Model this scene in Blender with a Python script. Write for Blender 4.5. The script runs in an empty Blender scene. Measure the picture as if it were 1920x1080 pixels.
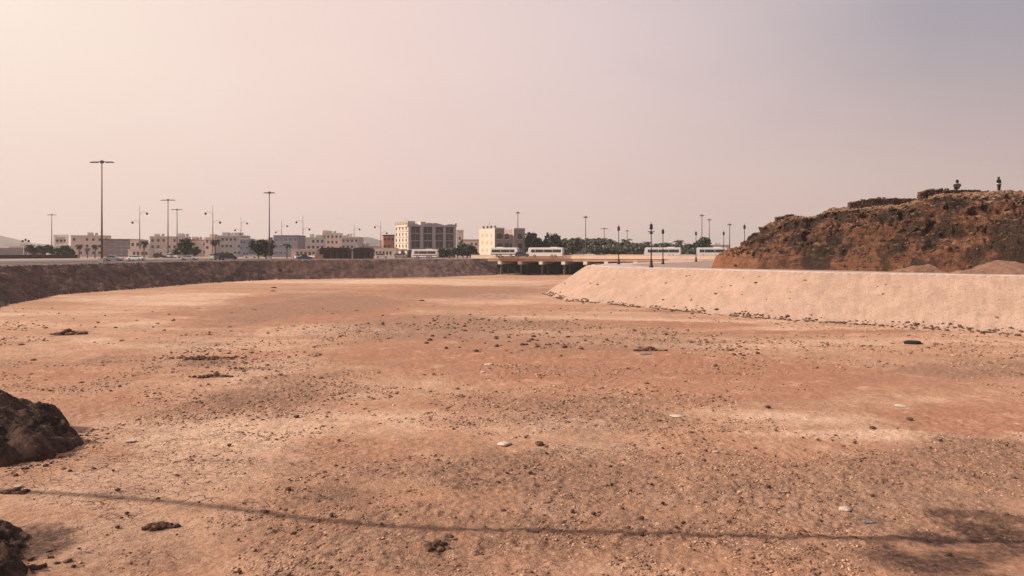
import bpy, math, random
import numpy as np
from mathutils import Vector, Matrix

# ------------------------------------------------------------------ camera, world, sun, exposure
F = 1493.3; HY = 472.0; CZ = 7.8
scn = bpy.context.scene
col = scn.collection
cd = bpy.data.cameras.new('camera'); cam = bpy.data.objects.new('camera', cd); col.objects.link(cam)
cd.sensor_width = 36; cd.lens = 28; cd.clip_start = 0.1; cd.clip_end = 20000
cd.shift_y = -(540 - HY) / 1920
cam.location = (0, 0, CZ); cam.rotation_euler = (math.radians(90), 0, 0)
scn.camera = cam

SUN_EL = math.radians(33); SUN_AZ = math.radians(-94)          # azimuth from +Y (view direction), negative = left
sv = Vector((math.cos(SUN_EL) * math.sin(SUN_AZ), math.cos(SUN_EL) * math.cos(SUN_AZ), math.sin(SUN_EL)))
sl = bpy.data.lights.new('sun', 'SUN'); sl.energy = 4.55; sl.angle = math.radians(0.45); sl.color = (1.0, 0.86, 0.72)
so = bpy.data.objects.new('sun', sl); col.objects.link(so); so.rotation_euler = sv.to_track_quat('Z', 'Y').to_euler()
so.location = (-60, 20, 60)

w = bpy.data.worlds.new('World'); scn.world = w; w.use_nodes = True
nt = w.node_tree; nt.nodes.clear(); N = nt.nodes.new; L = nt.links.new
def nd(tree, typ, **kw):
    n = tree.nodes.new(typ)
    for k, v in kw.items(): setattr(n, k, v)
    return n
out = N('ShaderNodeOutputWorld'); bg = N('ShaderNodeBackground'); bg.inputs[1].default_value = 0.1
sky = N('ShaderNodeTexSky'); sky.sky_type = 'NISHITA'; sky.sun_disc = False; sky.sun_elevation = SUN_EL
sky.sun_rotation = SUN_AZ; sky.dust_density = 6; sky.air_density = 1.2; sky.ozone_density = 1
tc = N('ShaderNodeTexCoord'); sep = N('ShaderNodeSeparateXYZ'); L(tc.outputs['Generated'], sep.inputs[0])
dt = N('ShaderNodeVectorMath'); dt.operation = 'DOT_PRODUCT'; L(tc.outputs['Generated'], dt.inputs[0])
dt.inputs[1].default_value = (-0.974, 0.225, 0)
wn = N('ShaderNodeTexNoise'); wn.inputs['Scale'].default_value = 2.2; wn.inputs['Detail'].default_value = 3
wmap = N('ShaderNodeMapping'); wmap.inputs['Scale'].default_value = (1, 1, 3.0); L(tc.outputs['Generated'], wmap.inputs[0]); L(wmap.outputs[0], wn.inputs['Vector'])
wa = N('ShaderNodeMath'); wa.operation = 'MULTIPLY_ADD'; L(wn.outputs[0], wa.inputs[0]); wa.inputs[1].default_value = 0.26; L(dt.outputs['Value'], wa.inputs[2])
def ramp(tree, stops, interp='LINEAR'):
    r = tree.nodes.new('ShaderNodeValToRGB'); e = r.color_ramp.elements; r.color_ramp.interpolation = interp
    while len(e) > 1: e.remove(e[-1])
    e[0].position = stops[0][0]; e[0].color = (*stops[0][1], 1)
    for p, c in stops[1:]:
        x = e.new(p); x.color = (*c, 1)
    return r
def srgb(r, g, b):
    f = lambda c: ((c / 255 + 0.055) / 1.055) ** 2.4 if c > 10 else c / 255 / 12.92
    return (f(r), f(g), f(b))
mr = N('ShaderNodeMapRange'); mr.inputs[1].default_value = -0.45; mr.inputs[2].default_value = 0.95; L(wa.outputs[0], mr.inputs[0])
rh = ramp(nt, [(0.0, srgb(188, 164, 162)), (0.25, srgb(208, 182, 174)), (0.5, srgb(226, 198, 191)), (0.75, srgb(233, 205, 198)), (1.0, srgb(238, 212, 202))])
rz = ramp(nt, [(0.0, srgb(142, 143, 158)), (0.22, srgb(162, 156, 166)), (0.5, srgb(220, 200, 199)), (0.72, srgb(240, 214, 205)), (1.0, srgb(255, 240, 222))])
L(mr.outputs[0], rh.inputs[0]); L(mr.outputs[0], rz.inputs[0])
mz = N('ShaderNodeMapRange'); mz.inputs[1].default_value = 0.0; mz.inputs[2].default_value = 0.3; mz.interpolation_type = 'SMOOTHSTEP'; L(sep.outputs[2], mz.inputs[0])
mx = N('ShaderNodeMix'); mx.data_type = 'RGBA'; L(mz.outputs[0], mx.inputs[0]); L(rh.outputs[0], mx.inputs[6]); L(rz.outputs[0], mx.inputs[7])
vs = N('ShaderNodeVectorMath'); vs.operation = 'SCALE'; L(mx.outputs[2], vs.inputs[0]); vs.inputs[3].default_value = 9.35   # dust veil
m2 = N('ShaderNodeMix'); m2.data_type = 'RGBA'; m2.inputs[0].default_value = 0.93; L(sky.outputs[0], m2.inputs[6]); L(vs.outputs[0], m2.inputs[7])
L(m2.outputs[2], bg.inputs[0]); L(bg.outputs[0], out.inputs[0])
scn.view_settings.view_transform = 'Standard'; scn.view_settings.look = 'None'; scn.view_settings.gamma = 1
scn.view_settings.exposure = 0.22
scn.render.engine = 'CYCLES'
try: scn.cycles.volume_bounces = 0; scn.cycles.max_bounces = 6
except Exception: pass

random.seed(7); rng = np.random.default_rng(11)

# ------------------------------------------------------------------ numpy noise
def _h(ix, iy, iz, seed):
    n = (ix.astype(np.int64) * 374761393 + iy.astype(np.int64) * 668265263 + iz.astype(np.int64) * 2147483647 + seed * 1274126177) & 0xFFFFFFFF
    n = ((n ^ (n >> 13)) * 1274126177) & 0xFFFFFFFF
    return ((n ^ (n >> 16)) & 0xFFFF) / 65535.0
def vn2(x, y, seed=0):
    x0 = np.floor(x); y0 = np.floor(y); fx = x - x0; fy = y - y0
    fx = fx * fx * (3 - 2 * fx); fy = fy * fy * (3 - 2 * fy); z = np.zeros_like(x0)
    a = _h(x0, y0, z, seed); b = _h(x0 + 1, y0, z, seed); c = _h(x0, y0 + 1, z, seed); d = _h(x0 + 1, y0 + 1, z, seed)
    return (a * (1 - fx) + b * fx) * (1 - fy) + (c * (1 - fx) + d * fx) * fy
def fbm(x, y, seed=0, o=4, g=0.5):
    s = 0; a = 1; t = 0
    for i in range(o):
        s = s + a * (vn2(x, y, seed + i * 17) - 0.5); t += a; a *= g
        x, y = (x * 1.62 + y * 1.18) + 3.1, (y * 1.62 - x * 1.18) + 7.7
    return s / t * 2
def vn3(x, y, z, seed=0):
    x0 = np.floor(x); y0 = np.floor(y); z0 = np.floor(z); fx = x - x0; fy = y - y0; fz = z - z0
    fx = fx * fx * (3 - 2 * fx); fy = fy * fy * (3 - 2 * fy); fz = fz * fz * (3 - 2 * fz); r = 0
    for dx in (0, 1):
        for dy in (0, 1):
            for dz in (0, 1):
                r = r + _h(x0 + dx, y0 + dy, z0 + dz, seed) * (fx if dx else 1 - fx) * (fy if dy else 1 - fy) * (fz if dz else 1 - fz)
    return r
def fbm3(x, y, z, seed=0, o=4, g=0.55):
    s = 0; a = 1; t = 0
    for i in range(o):
        s = s + a * (vn3(x, y, z, seed + i * 13) - 0.5); t += a; a *= g; x = x * 2.03 + 1.7; y = y * 2.03 + 5.1; z = z * 2.03 + 9.2
    return s / t * 2
def sstep(a, b, x):
    t = np.clip((x - a) / (b - a), 0, 1); return t * t * (3 - 2 * t)

# ------------------------------------------------------------------ terrain shape
CH = np.array([(-60, 10), (-66, 60), (-72, 112), (-80.9, 143.8), (-79, 164), (-75, 200), (-66, 222), (-42, 232), (-22.8, 243), (-6.4, 266), (-2, 285), (0, 302),
               (44, 296), (43, 280), (42, 262), (40, 235), (31, 208), (17, 185), (9, 165), (6, 149), (8.6, 128), (15.6, 116), (23.5, 103), (30, 93), (37, 86), (48, 75), (70, 50), (82, 10)], float)
NL = 11     # segments 0..10 are the left bank
def polydist(P, x, y):
    """signed distance (positive outside) and index of nearest segment"""
    best = np.full(x.shape, 1e9); idx = np.zeros(x.shape, np.int32); inside = np.zeros(x.shape, bool); n = len(P)
    for i in range(n):
        a = P[i]; b = P[(i + 1) % n]; d = b - a
        t = np.clip(((x - a[0]) * d[0] + (y - a[1]) * d[1]) / (d @ d), 0, 1)
        q = np.hypot(x - a[0] - t * d[0], y - a[1] - t * d[1])
        m = q < best; best = np.where(m, q, best); idx = np.where(m, i, idx)
        if a[1] != b[1]:
            c = ((a[1] > y) != (b[1] > y)) & (x < d[0] * (y - a[1]) / d[1] + a[0]); inside ^= c
    return np.where(inside, -best, best), idx
ZL, ZR = 5.35, 5.25
def terrain(x, y, detail=True):
    d, idx = polydist(CH, x, y)
    left = idx < NL
    wob = fbm(x * 0.12, y * 0.12, 3, 3) * np.where(left, 1.0, 0.55) + fbm(x * 0.9, y * 0.9, 9, 3) * np.where(left, .45, .2)
    d2 = d + wob
    wdt = np.where(left, 9.5, 8.5)
    t = np.clip(d2 / wdt, 0, 1)
    e = 0.05
    t = np.where(t < e, t * t / (2 * e), np.where(t > 1 - e, 1 - e - (1 - t) ** 2 / (2 * e), t - e / 2)) / (1 - e)
    top = ZL + (ZR - ZL) * sstep(-10, 10, x) 
    h = t * top
    bed = 1 - sstep(-1, 2.5, d)
    D = np.maximum(y, 1)
    und = fbm(x * 0.035, y * 0.06, 21, 3) * 0.22 + fbm(x * 0.16, y * 0.28, 31, 3) * 0.08
    h = h + bed * und * sstep(12, 40, D) * sstep(0, -12, d) + bed * und * 0.4
    if detail:
        near = 1 - sstep(60, 150, D)
        rough = 0.35 + 0.65 * sstep(-0.1, 0.35, fbm(x * 0.11, y * 0.11, 61, 3) + 0.25 * sstep(45, 22, D))
        h = h + bed * (fbm(x * 1.1, y * 1.1, 41, 3) * 0.05 + fbm(x * 4.2, y * 4.2, 43, 3) * 0.055 * near * rough)
        # low broken scarp in front of the sandy slope
        sc = 1 - np.abs(d + 9 + fbm(x * .08, y * .08, 55, 3) * 4) / 2.2
        h = h + bed * np.clip(sc, 0, 1) * 0.16 * (~left) * (0.4 + fbm(x * .5, y * .5, 5, 2))
        slope = (t > 0.02) & (t < 0.98)
        h = h + np.where(slope & left, fbm(x * 0.7, y * 0.7, 71, 4) * 0.45, 0) + np.where(slope & ~left, fbm(x * 1.6, y * 1.6, 77, 4) * 0.07 + np.abs(fbm(x * .45, y * .45, 79, 3)) * .16 * (1 - t), 0)
    # ground rises again behind / under the photographer
    return h, d, idx, t
def H(x, y):
    return float(terrain(np.array([float(x)]), np.array([float(y)]))[0][0])
def px2g(px, py, z=0.0):
    D = (CZ - z) * F / (py - HY); return ((px - 960) / F * D, D)
def at(px, D): return (px - 960) / F * D

# ------------------------------------------------------------------ mesh + material helpers
def mesh_np(name, V, Fc, mats, smooth=False, matidx=None, attrs=None):
    me = bpy.data.meshes.new(name); V = np.asarray(V, np.float32); Fc = np.asarray(Fc, np.int32)
    me.vertices.add(len(V)); me.vertices.foreach_set('co', V.ravel())
    k = Fc.shape[1]; me.loops.add(Fc.size); me.loops.foreach_set('vertex_index', Fc.ravel())
    me.polygons.add(len(Fc)); me.polygons.foreach_set('loop_start', np.arange(len(Fc), dtype=np.int32) * k)
    me.polygons.foreach_set('loop_total', np.full(len(Fc), k, np.int32))
    if matidx is not None: me.polygons.foreach_set('material_index', matidx.astype(np.int32))
    me.update(calc_edges=True)
    if smooth: me.polygons.foreach_set('use_smooth', np.ones(len(Fc), bool))
    for m in (mats if isinstance(mats, (list, tuple)) else [mats]): me.materials.append(m)
    for an, av in (attrs or {}).items():
        a = me.attributes.new(an, 'FLOAT', 'POINT'); a.data.foreach_set('value', av.astype(np.float32))
    return me
def link(name, me, parent=None, **props):
    o = bpy.data.objects.new(name, me); col.objects.link(o)
    if parent: o.parent = parent
    for k, v in props.items(): o[k] = v
    return o
def thing(name, label, cat, loc=(0, 0, 0), rz=0, group=None):
    o = bpy.data.objects.new(name, None); col.objects.link(o); o.location = loc; o.rotation_euler = (0, 0, rz)
    o.empty_display_size = 0.3
    o['label'] = label; o['category'] = cat
    if group: o['group'] = group
    return o
def tag(o, label, cat, group=None):
    o['label'] = label; o['category'] = cat
    if group: o['group'] = group
    return o
def copy_tree(o, parent=None, label=None):
    c = o.copy(); col.objects.link(c)
    if parent: c.parent = parent
    if label: c['label'] = label
    for ch in list(o.children): copy_tree(ch, c)
    return c

class MB:
    def __init__(s): s.v = []; s.f = []
    def add(s, vs, fs):
        b = len(s.v); s.v += [tuple(p) for p in vs]; s.f += [tuple(i + b for i in q) for q in fs]; return s
    def box(s, x0, x1, y0, y1, z0, z1):
        return s.add([(x0, y0, z0), (x1, y0, z0), (x1, y1, z0), (x0, y1, z0), (x0, y0, z1), (x1, y0, z1), (x1, y1, z1), (x0, y1, z1)],
                     [(0, 3, 2, 1), (4, 5, 6, 7), (0, 1, 5, 4), (1, 2, 6, 5), (2, 3, 7, 6), (3, 0, 4, 7)])
    def tube(s, pts, rad, n=8, cap=True):
        pts = [Vector(p) for p in pts]; rad = rad if isinstance(rad, (list, tuple)) else [rad] * len(pts); rings = []
        for i, p in enumerate(pts):
            d = (pts[min(i + 1, len(pts) - 1)] - pts[max(i - 1, 0)]).normalized()
            u = d.orthogonal().normalized() if i == 0 else (u - d * u.dot(d)).normalized()
            v = d.cross(u); rings.append([p + (u * math.cos(2 * math.pi * k / n) + v * math.sin(2 * math.pi * k / n)) * rad[i] for k in range(n)])
        b = len(s.v)
        for r in rings: s.v += [tuple(p) for p in r]
        for i in range(len(pts) - 1):
            for k in range(n):
                s.f.append((b + i * n + k, b + i * n + (k + 1) % n, b + (i + 1) * n + (k + 1) % n, b + (i + 1) * n + k))
        if cap: s.f.append(tuple(b + k for k in reversed(range(n)))); s.f.append(tuple(b + (len(pts) - 1) * n + k for k in range(n)))
        return s
    def lathe(s, prof, c=(0, 0), n=12):
        return s.tube([(c[0], c[1], z) for r, z in prof], [max(r, .001) for r, z in prof], n)
    def prism(s, poly, y0, y1):          # poly in x,z extruded along y
        n = len(poly); b = [(x, y0, z) for x, z in poly] + [(x, y1, z) for x, z in poly]
        return s.add(b, [tuple(range(n)), tuple(range(2 * n - 1, n - 1, -1))] + [(i + n, (i + 1) % n + n, (i + 1) % n, i) for i in range(n)])
    def build(s, name, mat, parent=None, smooth=False, bevel=0):
        me = bpy.data.meshes.new(name); me.from_pydata(s.v, [], s.f); me.update()
        if smooth: me.polygons.foreach_set('use_smooth', [True] * len(me.polygons))
        me.materials.append(mat); o = link(name, me, parent)
        if bevel:
            m = o.modifiers.new('bevel', 'BEVEL'); m.width = bevel; m.segments = 2; m.limit_method = 'ANGLE'
        return o

def mat(name, c, rough=0.9, spec=0.3, metal=0, c2=None, scale=3.0, bump=0.0, bscale=None, detail=6, amt=1.0):
    m = bpy.data.materials.new(name); m.use_nodes = True; t = m.node_tree; b = t.nodes['Principled BSDF']
    b.inputs['Roughness'].default_value = rough; b.inputs['Metallic'].default_value = metal
    b.inputs['Specular IOR Level'].default_value = spec; b.inputs['Base Color'].default_value = (*c, 1)
    tc = nd(t, 'ShaderNodeTexCoord')
    if c2 is None: c2 = tuple(x * 0.8 for x in c)
    n = nd(t, 'ShaderNodeTexNoise'); n.inputs['Scale'].default_value = scale; n.inputs['Detail'].default_value = detail; n.inputs['Roughness'].default_value = 0.65
    t.links.new(tc.outputs['Object'], n.inputs['Vector'])
    r = ramp(t, [(0.36, c2), (0.62, c)]); t.links.new(n.outputs[0], r.inputs[0]); t.links.new(r.outputs[0], b.inputs['Base Color'])
    if bump:
        bn = nd(t, 'ShaderNodeTexNoise'); bn.inputs['Scale'].default_value = bscale or scale * 4; bn.inputs['Detail'].default_value = 5; t.links.new(tc.outputs['Object'], bn.inputs['Vector'])
        bb = nd(t, 'ShaderNodeBump'); bb.inputs['Distance'].default_value = bump; bb.inputs['Strength'].default_value = 1; t.links.new(bn.outputs[0], bb.inputs['Height']); t.links.new(bb.outputs[0], b.inputs['Normal'])
    return m

class NG:   # small node helper
    def __init__(s, m): s.t = m.node_tree; s.b = s.t.nodes['Principled BSDF']; s.tc = nd(s.t, 'ShaderNodeTexCoord'); s.P = s.tc.outputs['Object']
    def l(s, a, b): s.t.links.new(a, b)
    def noise(s, sc, det=6, rough=.6, vec=None):
        n = nd(s.t, 'ShaderNodeTexNoise'); n.inputs['Scale'].default_value = sc; n.inputs['Detail'].default_value = det; n.inputs['Roughness'].default_value = rough; s.l(vec or s.P, n.inputs['Vector']); return n.outputs[0]
    def vor(s, sc, feat='F1', vec=None, rand=1):
        n = nd(s.t, 'ShaderNodeTexVoronoi'); n.feature = feat; n.inputs['Scale'].default_value = sc; n.inputs['Randomness'].default_value = rand; s.l(vec or s.P, n.inputs['Vector']); return n
    def math(s, op, a, b=0.0, c=0.0, clamp=False):
        n = nd(s.t, 'ShaderNodeMath'); n.operation = op; n.use_clamp = clamp
        for i, x in enumerate((a, b, c)):
            if isinstance(x, (int, float)): n.inputs[i].default_value = x
            else: s.l(x, n.inputs[i])
        return n.outputs[0]
    def mr(s, x, a, b, c=0.0, d=1.0, smooth=True):
        n = nd(s.t, 'ShaderNodeMapRange'); n.inputs[1].default_value = a; n.inputs[2].default_value = b; n.inputs[3].default_value = c; n.inputs[4].default_value = d
        if smooth: n.interpolation_type = 'SMOOTHSTEP'
        s.l(x, n.inputs[0]); return n.outputs[0]
    def mix(s, f, a, b, mode='MIX'):
        n = nd(s.t, 'ShaderNodeMix'); n.data_type = 'RGBA'; n.blend_type = mode
        if isinstance(f, (int, float)): n.inputs[0].default_value = f
        else: s.l(f, n.inputs[0])
        for i, x in ((6, a), (7, b)):
            if isinstance(x, tuple): n.inputs[i].default_value = (*x, 1)
            else: s.l(x, n.inputs[i])
        return n.outputs[2]
    def attr(s, nm):
        n = nd(s.t, 'ShaderNodeAttribute'); n.attribute_name = nm; return n.outputs['Fac']
    def scale(s, v):
        n = nd(s.t, 'ShaderNodeMapping'); n.inputs['Scale'].default_value = v; s.l(s.P, n.inputs[0]); return n.outputs[0]
    def bump(s, h, dist, prev=None):
        n = nd(s.t, 'ShaderNodeBump'); n.inputs['Distance'].default_value = dist; s.l(h, n.inputs['Height'])
        if prev: s.l(prev, n.inputs['Normal'])
        return n.outputs[0]
def newmat(name, rough=.95, spec=.15):
    m = bpy.data.materials.new(name); m.use_nodes = True; b = m.node_tree.nodes['Principled BSDF']; b.inputs['Roughness'].default_value = rough; b.inputs['Specular IOR Level'].default_value = spec
    return m, NG(m)

SAND = (0.47, 0.265, 0.168); LIGHT = (0.64, 0.43, 0.305); RED = (0.35, 0.17, 0.105); GREY = (0.285, 0.172, 0.118); DARK = (0.12, 0.062, 0.04)
# riverbed material: mud, sand and gravel, tones from surface masks; light, red and gravel ones follow the deposits
m_bed, g = newmat('dry_riverbed_soil')
big = g.noise(0.09, 5); med = g.noise(0.7, 6, .65); fine = g.noise(6.0, 6, .7); vf = g.noise(22, 4, .7)
c = g.mix(g.mr(big, .42, .62), SAND, tuple(x * .9 for x in (0.50, .285, .19)))
c = g.mix(g.attr('light'), c, LIGHT)
c = g.mix(g.attr('red'), c, RED); tn = g.noise(.45, 5, .7); c = g.mix(g.math('MULTIPLY', g.mr(tn, .54, .66), .4), c, LIGHT); c = g.mix(g.math('MULTIPLY', g.mr(tn, .46, .34), .35), c, GREY)
c = g.mix(g.math('MULTIPLY', g.attr('grav'), g.mr(med, .38, .62, .35, 1.0)), c, GREY)
c = g.mix(g.math('MULTIPLY', g.mr(med, .36, .5, 1, 0), .30), c, tuple(x * .62 for x in SAND))
c = g.mix(g.math('MULTIPLY', g.mr(fine, .52, .7), .45), c, tuple(x * 1.12 for x in LIGHT))
c = g.mix(g.math('MULTIPLY', g.mr(fine, .46, .36), g.mr(g.attr('grav'), 0, 1, .45, .95)), c, tuple(x * .45 for x in SAND))
pv = g.vor(9.0); rnd = g.noise(1.7, 3)
peb = g.math('MULTIPLY', g.mr(pv.outputs['Distance'], .24, .14), g.mr(g.math('ADD', rnd, g.math('MULTIPLY', g.attr('grav'), .18)), .52, .62))
c = g.mix(g.math('MULTIPLY', peb, .5), c, g.mix(g.mr(vf, .4, .6), (0.16, .09, .06), (0.5, .34, .25)))
cv = nd(g.t, 'ShaderNodeVectorMath'); cv.operation = 'ADD'; cn = nd(g.t, 'ShaderNodeTexNoise'); cn.inputs['Scale'].default_value = 1.1; cn.inputs['Detail'].default_value = 4; g.l(g.P, cn.inputs['Vector'])
cs = nd(g.t, 'ShaderNodeVectorMath'); cs.operation = 'SCALE'; cs.inputs[3].default_value = 1.1; g.l(cn.outputs['Color'], cs.inputs[0]); g.l(g.P, cv.inputs[0]); g.l(cs.outputs[0], cv.inputs[1])
ck = g.vor(0.75, 'DISTANCE_TO_EDGE', vec=cv.outputs[0]); ck2 = g.vor(2.6, 'DISTANCE_TO_EDGE', vec=cv.outputs[0])
crk = g.math('MULTIPLY', g.math('MAXIMUM', g.math('MULTIPLY', g.mr(ck.outputs['Distance'], .03, .0), g.mr(med, .5, .6)), g.math('MULTIPLY', g.mr(ck2.outputs['Distance'], .035, .0), g.mr(big, .5, .56))), g.attr('crack'))
c = g.mix(g.math('MULTIPLY', crk, .8), c, (0.09, .045, .03))
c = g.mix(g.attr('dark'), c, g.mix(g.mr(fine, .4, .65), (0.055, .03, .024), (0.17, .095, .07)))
g.l(c, g.b.inputs['Base Color'])
hh = g.math('ADD', g.math('MULTIPLY', fine, .09), g.math('ADD', g.math('MULTIPLY', vf, .03), g.math('MULTIPLY', g.noise(2.2, 5, .6), .10)))
hh = g.math('ADD', hh, g.math('MULTIPLY', peb, .035)); hh = g.math('SUBTRACT', hh, g.math('MULTIPLY', crk, .06))
rgh = g.math('ADD', g.mr(g.attr('red'), 0, 1, 1.0, .35), g.math('MULTIPLY', g.attr('grav'), .5))
hh = g.math('MULTIPLY', hh, rgh)
g.l(g.bump(hh, 1.0), g.b.inputs['Normal'])

# right sandy slope
m_slope, g = newmat('pale_sand_slope')
n1 = g.noise(0.5, 6); n2 = g.noise(4.5, 6, .7); n3 = g.noise(1.4, 5, .6)
c = g.mix(g.mr(n1, .4, .65), (0.41, .278, .212), (0.475, .325, .25)); n4 = g.noise(11, 4, .7); c = g.mix(g.math('MULTIPLY', g.mr(n4, .47, .38), .55), c, (0.24, .15, .115)); c = g.mix(g.math('MULTIPLY', g.mr(n2, .46, .36), .5), c, (0.24, .145, .11)); c = g.mix(g.math('MULTIPLY', g.mr(n3, .42, .34), .4), c, (0.30, .185, .13))
pv = g.vor(2.2); c = g.mix(g.math('MULTIPLY', g.mr(pv.outputs['Distance'], .2, .08), g.mr(n3, .5, .6)), c, (0.28, .16, .11))
g.l(c, g.b.inputs['Base Color']); g.l(g.bump(g.math('ADD', g.math('MULTIPLY', n2, .09), g.math('MULTIPLY', n3, .08)), 1.0), g.b.inputs['Normal'])
# left bank, dark stony earth; its lit far end painted in as lighter
m_bank, g = newmat('dark_stony_bank')
n1 = g.noise(0.25, 6); n2 = g.noise(2.6, 6, .7); st = g.noise(1.1, 5, .6, vec=g.scale((.35, .35, 3.5)))
spx = nd(g.t, 'ShaderNodeSeparateXYZ'); g.l(g.P, spx.inputs[0]); c = g.mix(g.mr(n1, .38, .64), (0.085, .046, .038), (0.155, .086, .070)); c = g.mix(g.mr(spx.outputs[0], -55, -15, 0, .75), c, g.mix(n1, (0.20, .125, .105), (0.32, .205, .165))); c = g.mix(g.mr(n2, .5, .36), c, (0.035, .024, .022)); c = g.mix(g.math('MULTIPLY', g.mr(st, .55, .66), .35), c, (0.27, .17, .145))
g.l(c, g.b.inputs['Base Color']); g.l(g.bump(g.math('ADD', g.math('MULTIPLY', n2, .3), g.math('MULTIPLY', st, .25)), 1.0), g.b.inputs['Normal'])
m_flat = mat('town_ground', (0.36, .245, .195), c2=(0.25, .17, .14), scale=.25, bump=.03, bscale=3)
m_prom = mat('promenade_paving', (0.50, .40, .37), c2=(0.42, .31, .28), scale=.6, bump=.01, bscale=5)
m_asph = mat('asphalt', (0.085, .075, .075), c2=(0.06, .054, .054), scale=.6)
m_asph2 = mat('bridge_asphalt', (0.12, .105, .1), scale=.6)
m_kerb = mat('kerb_concrete', (0.52, .42, .36), c2=(0.40, .31, .26), scale=1.2)
m_paint = mat('road_paint', (0.7, .66, .6), scale=5)

# ------------------------------------------------------------------ ground sheet, cut into riverbed, banks and town ground
rows = [-300, -200, -120, -60, -30, -10, 0, 6, 10, 13, 15, 16.5]
py = 1165.0
while True:
    D = CZ * F / (py - HY)
    if D > 84: break
    rows.append(D); py -= 1.05
D = rows[-1]
while D < 340: D += 0.72; rows.append(D)
while D < 9000: D *= 1.08; rows.append(D)
rows = np.array(rows)
s_f = np.linspace(-0.72, 0.72, 900)
ex = [0.8, .9, 1.05, 1.25, 1.6, 2.2, 3.2, 5, 8, 12]
s_ = np.concatenate([-np.array(ex[::-1]), s_f, np.array(ex)])
SS, RR = np.meshgrid(s_, rows)
X = SS * np.maximum(RR, 25.0); Y = RR
near = RR < 25
hgt, dch, sidx, tt = terrain(X, Y)
def blob(X, Y, px, py_, rx, ry, soft=.45, nz=.35, seed=1):
    cx, cy = px2g(px, py_); ax = rx * cy / F; ay = max(ry * cy * cy / (CZ * F), .1)
    q0 = np.hypot((X - cx) / ax, (Y - cy) / ay); r = np.zeros_like(X); m = q0 < 3
    q = q0[m] + fbm(X[m] / max(ax, .3) * 1.5, Y[m] / max(ax, .3) * 1.5, seed, 4) * nz * 2 + fbm(X[m] * .9, Y[m] * .9, seed + 5, 3) * nz * .8
    r[m] = 1 - sstep(1 - soft, 1 + soft, q); return r
def blobs(X, Y, L_, **kw):
    r = np.zeros_like(X)
    for i, b in enumerate(L_): r = np.maximum(r, blob(X, Y, b[0], b[1], b[2], b[3], seed=100 + i * 7, **kw) * (b[4] if len(b) > 4 else 1))
    return r
def flow(X, Y, sd, sx=.035, sy=.13):      # streaks drawn out along the old water course
    c_, s_n = math.cos(-.16), math.sin(-.16); u = X * c_ + Y * s_n; v = -X * s_n + Y * c_
    return fbm(u * sx + fbm(X * .02, Y * .02, sd + 3, 2) * 1.2, v * sy, sd, 5)
LB = [(430, 585, 80, 30, 1), (560, 622, 190, 7, 1), (880, 551, 200, 10, .9), (330, 560, 160, 10, .7), (120, 590, 160, 10, .5), (1692, 757, 30, 6, 1.2), (1560, 745, 230, 9, .6), (1480, 790, 120, 12, .6), (1700, 815, 220, 7, .8), (660, 775, 130, 40, .8), (950, 628, 110, 5, .5),
      (900, 720, 160, 14, .4), (1250, 590, 260, 6, .7), (520, 690, 90, 22, .7), (1110, 850, 80, 16, .8), (1050, 955, 60, 18, .7), (1120, 1070, 120, 14, .8), (470, 820, 170, 60, .7), (300, 1000, 200, 50, .5), (560, 1050, 130, 40, .7), (1850, 600, 260, 10, .6), (760, 528, 260, 5, 1), (1700, 640, 200, 8, .4), (1050, 800, 90, 10, .6), (350, 900, 200, 40, .5)]
RB = [(600, 575, 170, 26, 1.2), (500, 560, 60, 8, 1), (840, 545, 190, 9, 1.1), (700, 600, 120, 10, .9), (1080, 690, 330, 48, 1), (1420, 690, 240, 40, 1), (1340, 735, 220, 20, .8), (1830, 785, 240, 32, 1.1), (860, 648, 260, 28, .8), (1200, 606, 200, 5, 1.2), (1560, 622, 210, 4, 1.2), (110, 700, 120, 50, .5), (60, 800, 90, 80, .6), (700, 845, 160, 34, .4), (1640, 700, 220, 18, .8), (230, 600, 200, 8, .5), (1250, 585, 30, 3, .8)]
GB = [(1000, 900, 300, 70, .9), (1100, 1010, 520, 80, 1), (1600, 930, 320, 90, .8), (1850, 860, 170, 40, .9), (520, 735, 110, 34, .9), (620, 570, 150, 24, .9), (840, 610, 210, 22, .8), (560, 960, 150, 50, .5), (1130, 780, 180, 36, .6), (1060, 640, 220, 18, .6), (200, 1030, 180, 60, .4), (900, 545, 160, 12, .7), (760, 990, 150, 50, .8), (1870, 690, 160, 14, .6)]
DB = [(1835, 995, 75, 34, .95), (1745, 1012, 60, 16, .9), (1750, 1062, 110, 30, .95), (1890, 975, 50, 14, .7), (1840, 1040, 100, 20, .8), (1630, 975, 26, 8, .35), (820, 1028, 16, 12, .9), (300, 988, 24, 8, .8), (130, 625, 22, 4, .9), (110, 1020, 25, 9, .6), (1215, 657, 16, 5, .6), (400, 680, 60, 6, .45), (1310, 583, 180, 3, .3), (385, 672, 30, 3, .8), (470, 690, 50, 3, .6), (640, 935, 60, 24, .3), (250, 925, 60, 12, .25), (20, 1030, 70, 50, .9)]  # dark patches; the one in the bottom-left corner paints in a shadow
CB = [(350, 850, 400, 170), (250, 680, 260, 60), (900, 1040, 500, 60, .5)]
_fl = flow(X, Y, 401); _f2 = flow(X, Y, 431, .09, .3)
a_light = np.clip(blobs(X, Y, LB) + sstep(.08, .42, _fl) * .55 + sstep(.1, .45, _f2) * .3, 0, 1)
a_red = np.clip(blobs(X, Y, RB) + sstep(-.1, -.42, _fl) * .5, 0, 1)
a_grav = np.clip(blobs(X, Y, GB) + sstep(-.1, -.4, _f2) * .35, 0, 1)
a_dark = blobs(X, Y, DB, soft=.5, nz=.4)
a_crack = np.clip(blobs(X, Y, CB, soft=.5, nz=.3), 0, 1)
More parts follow.
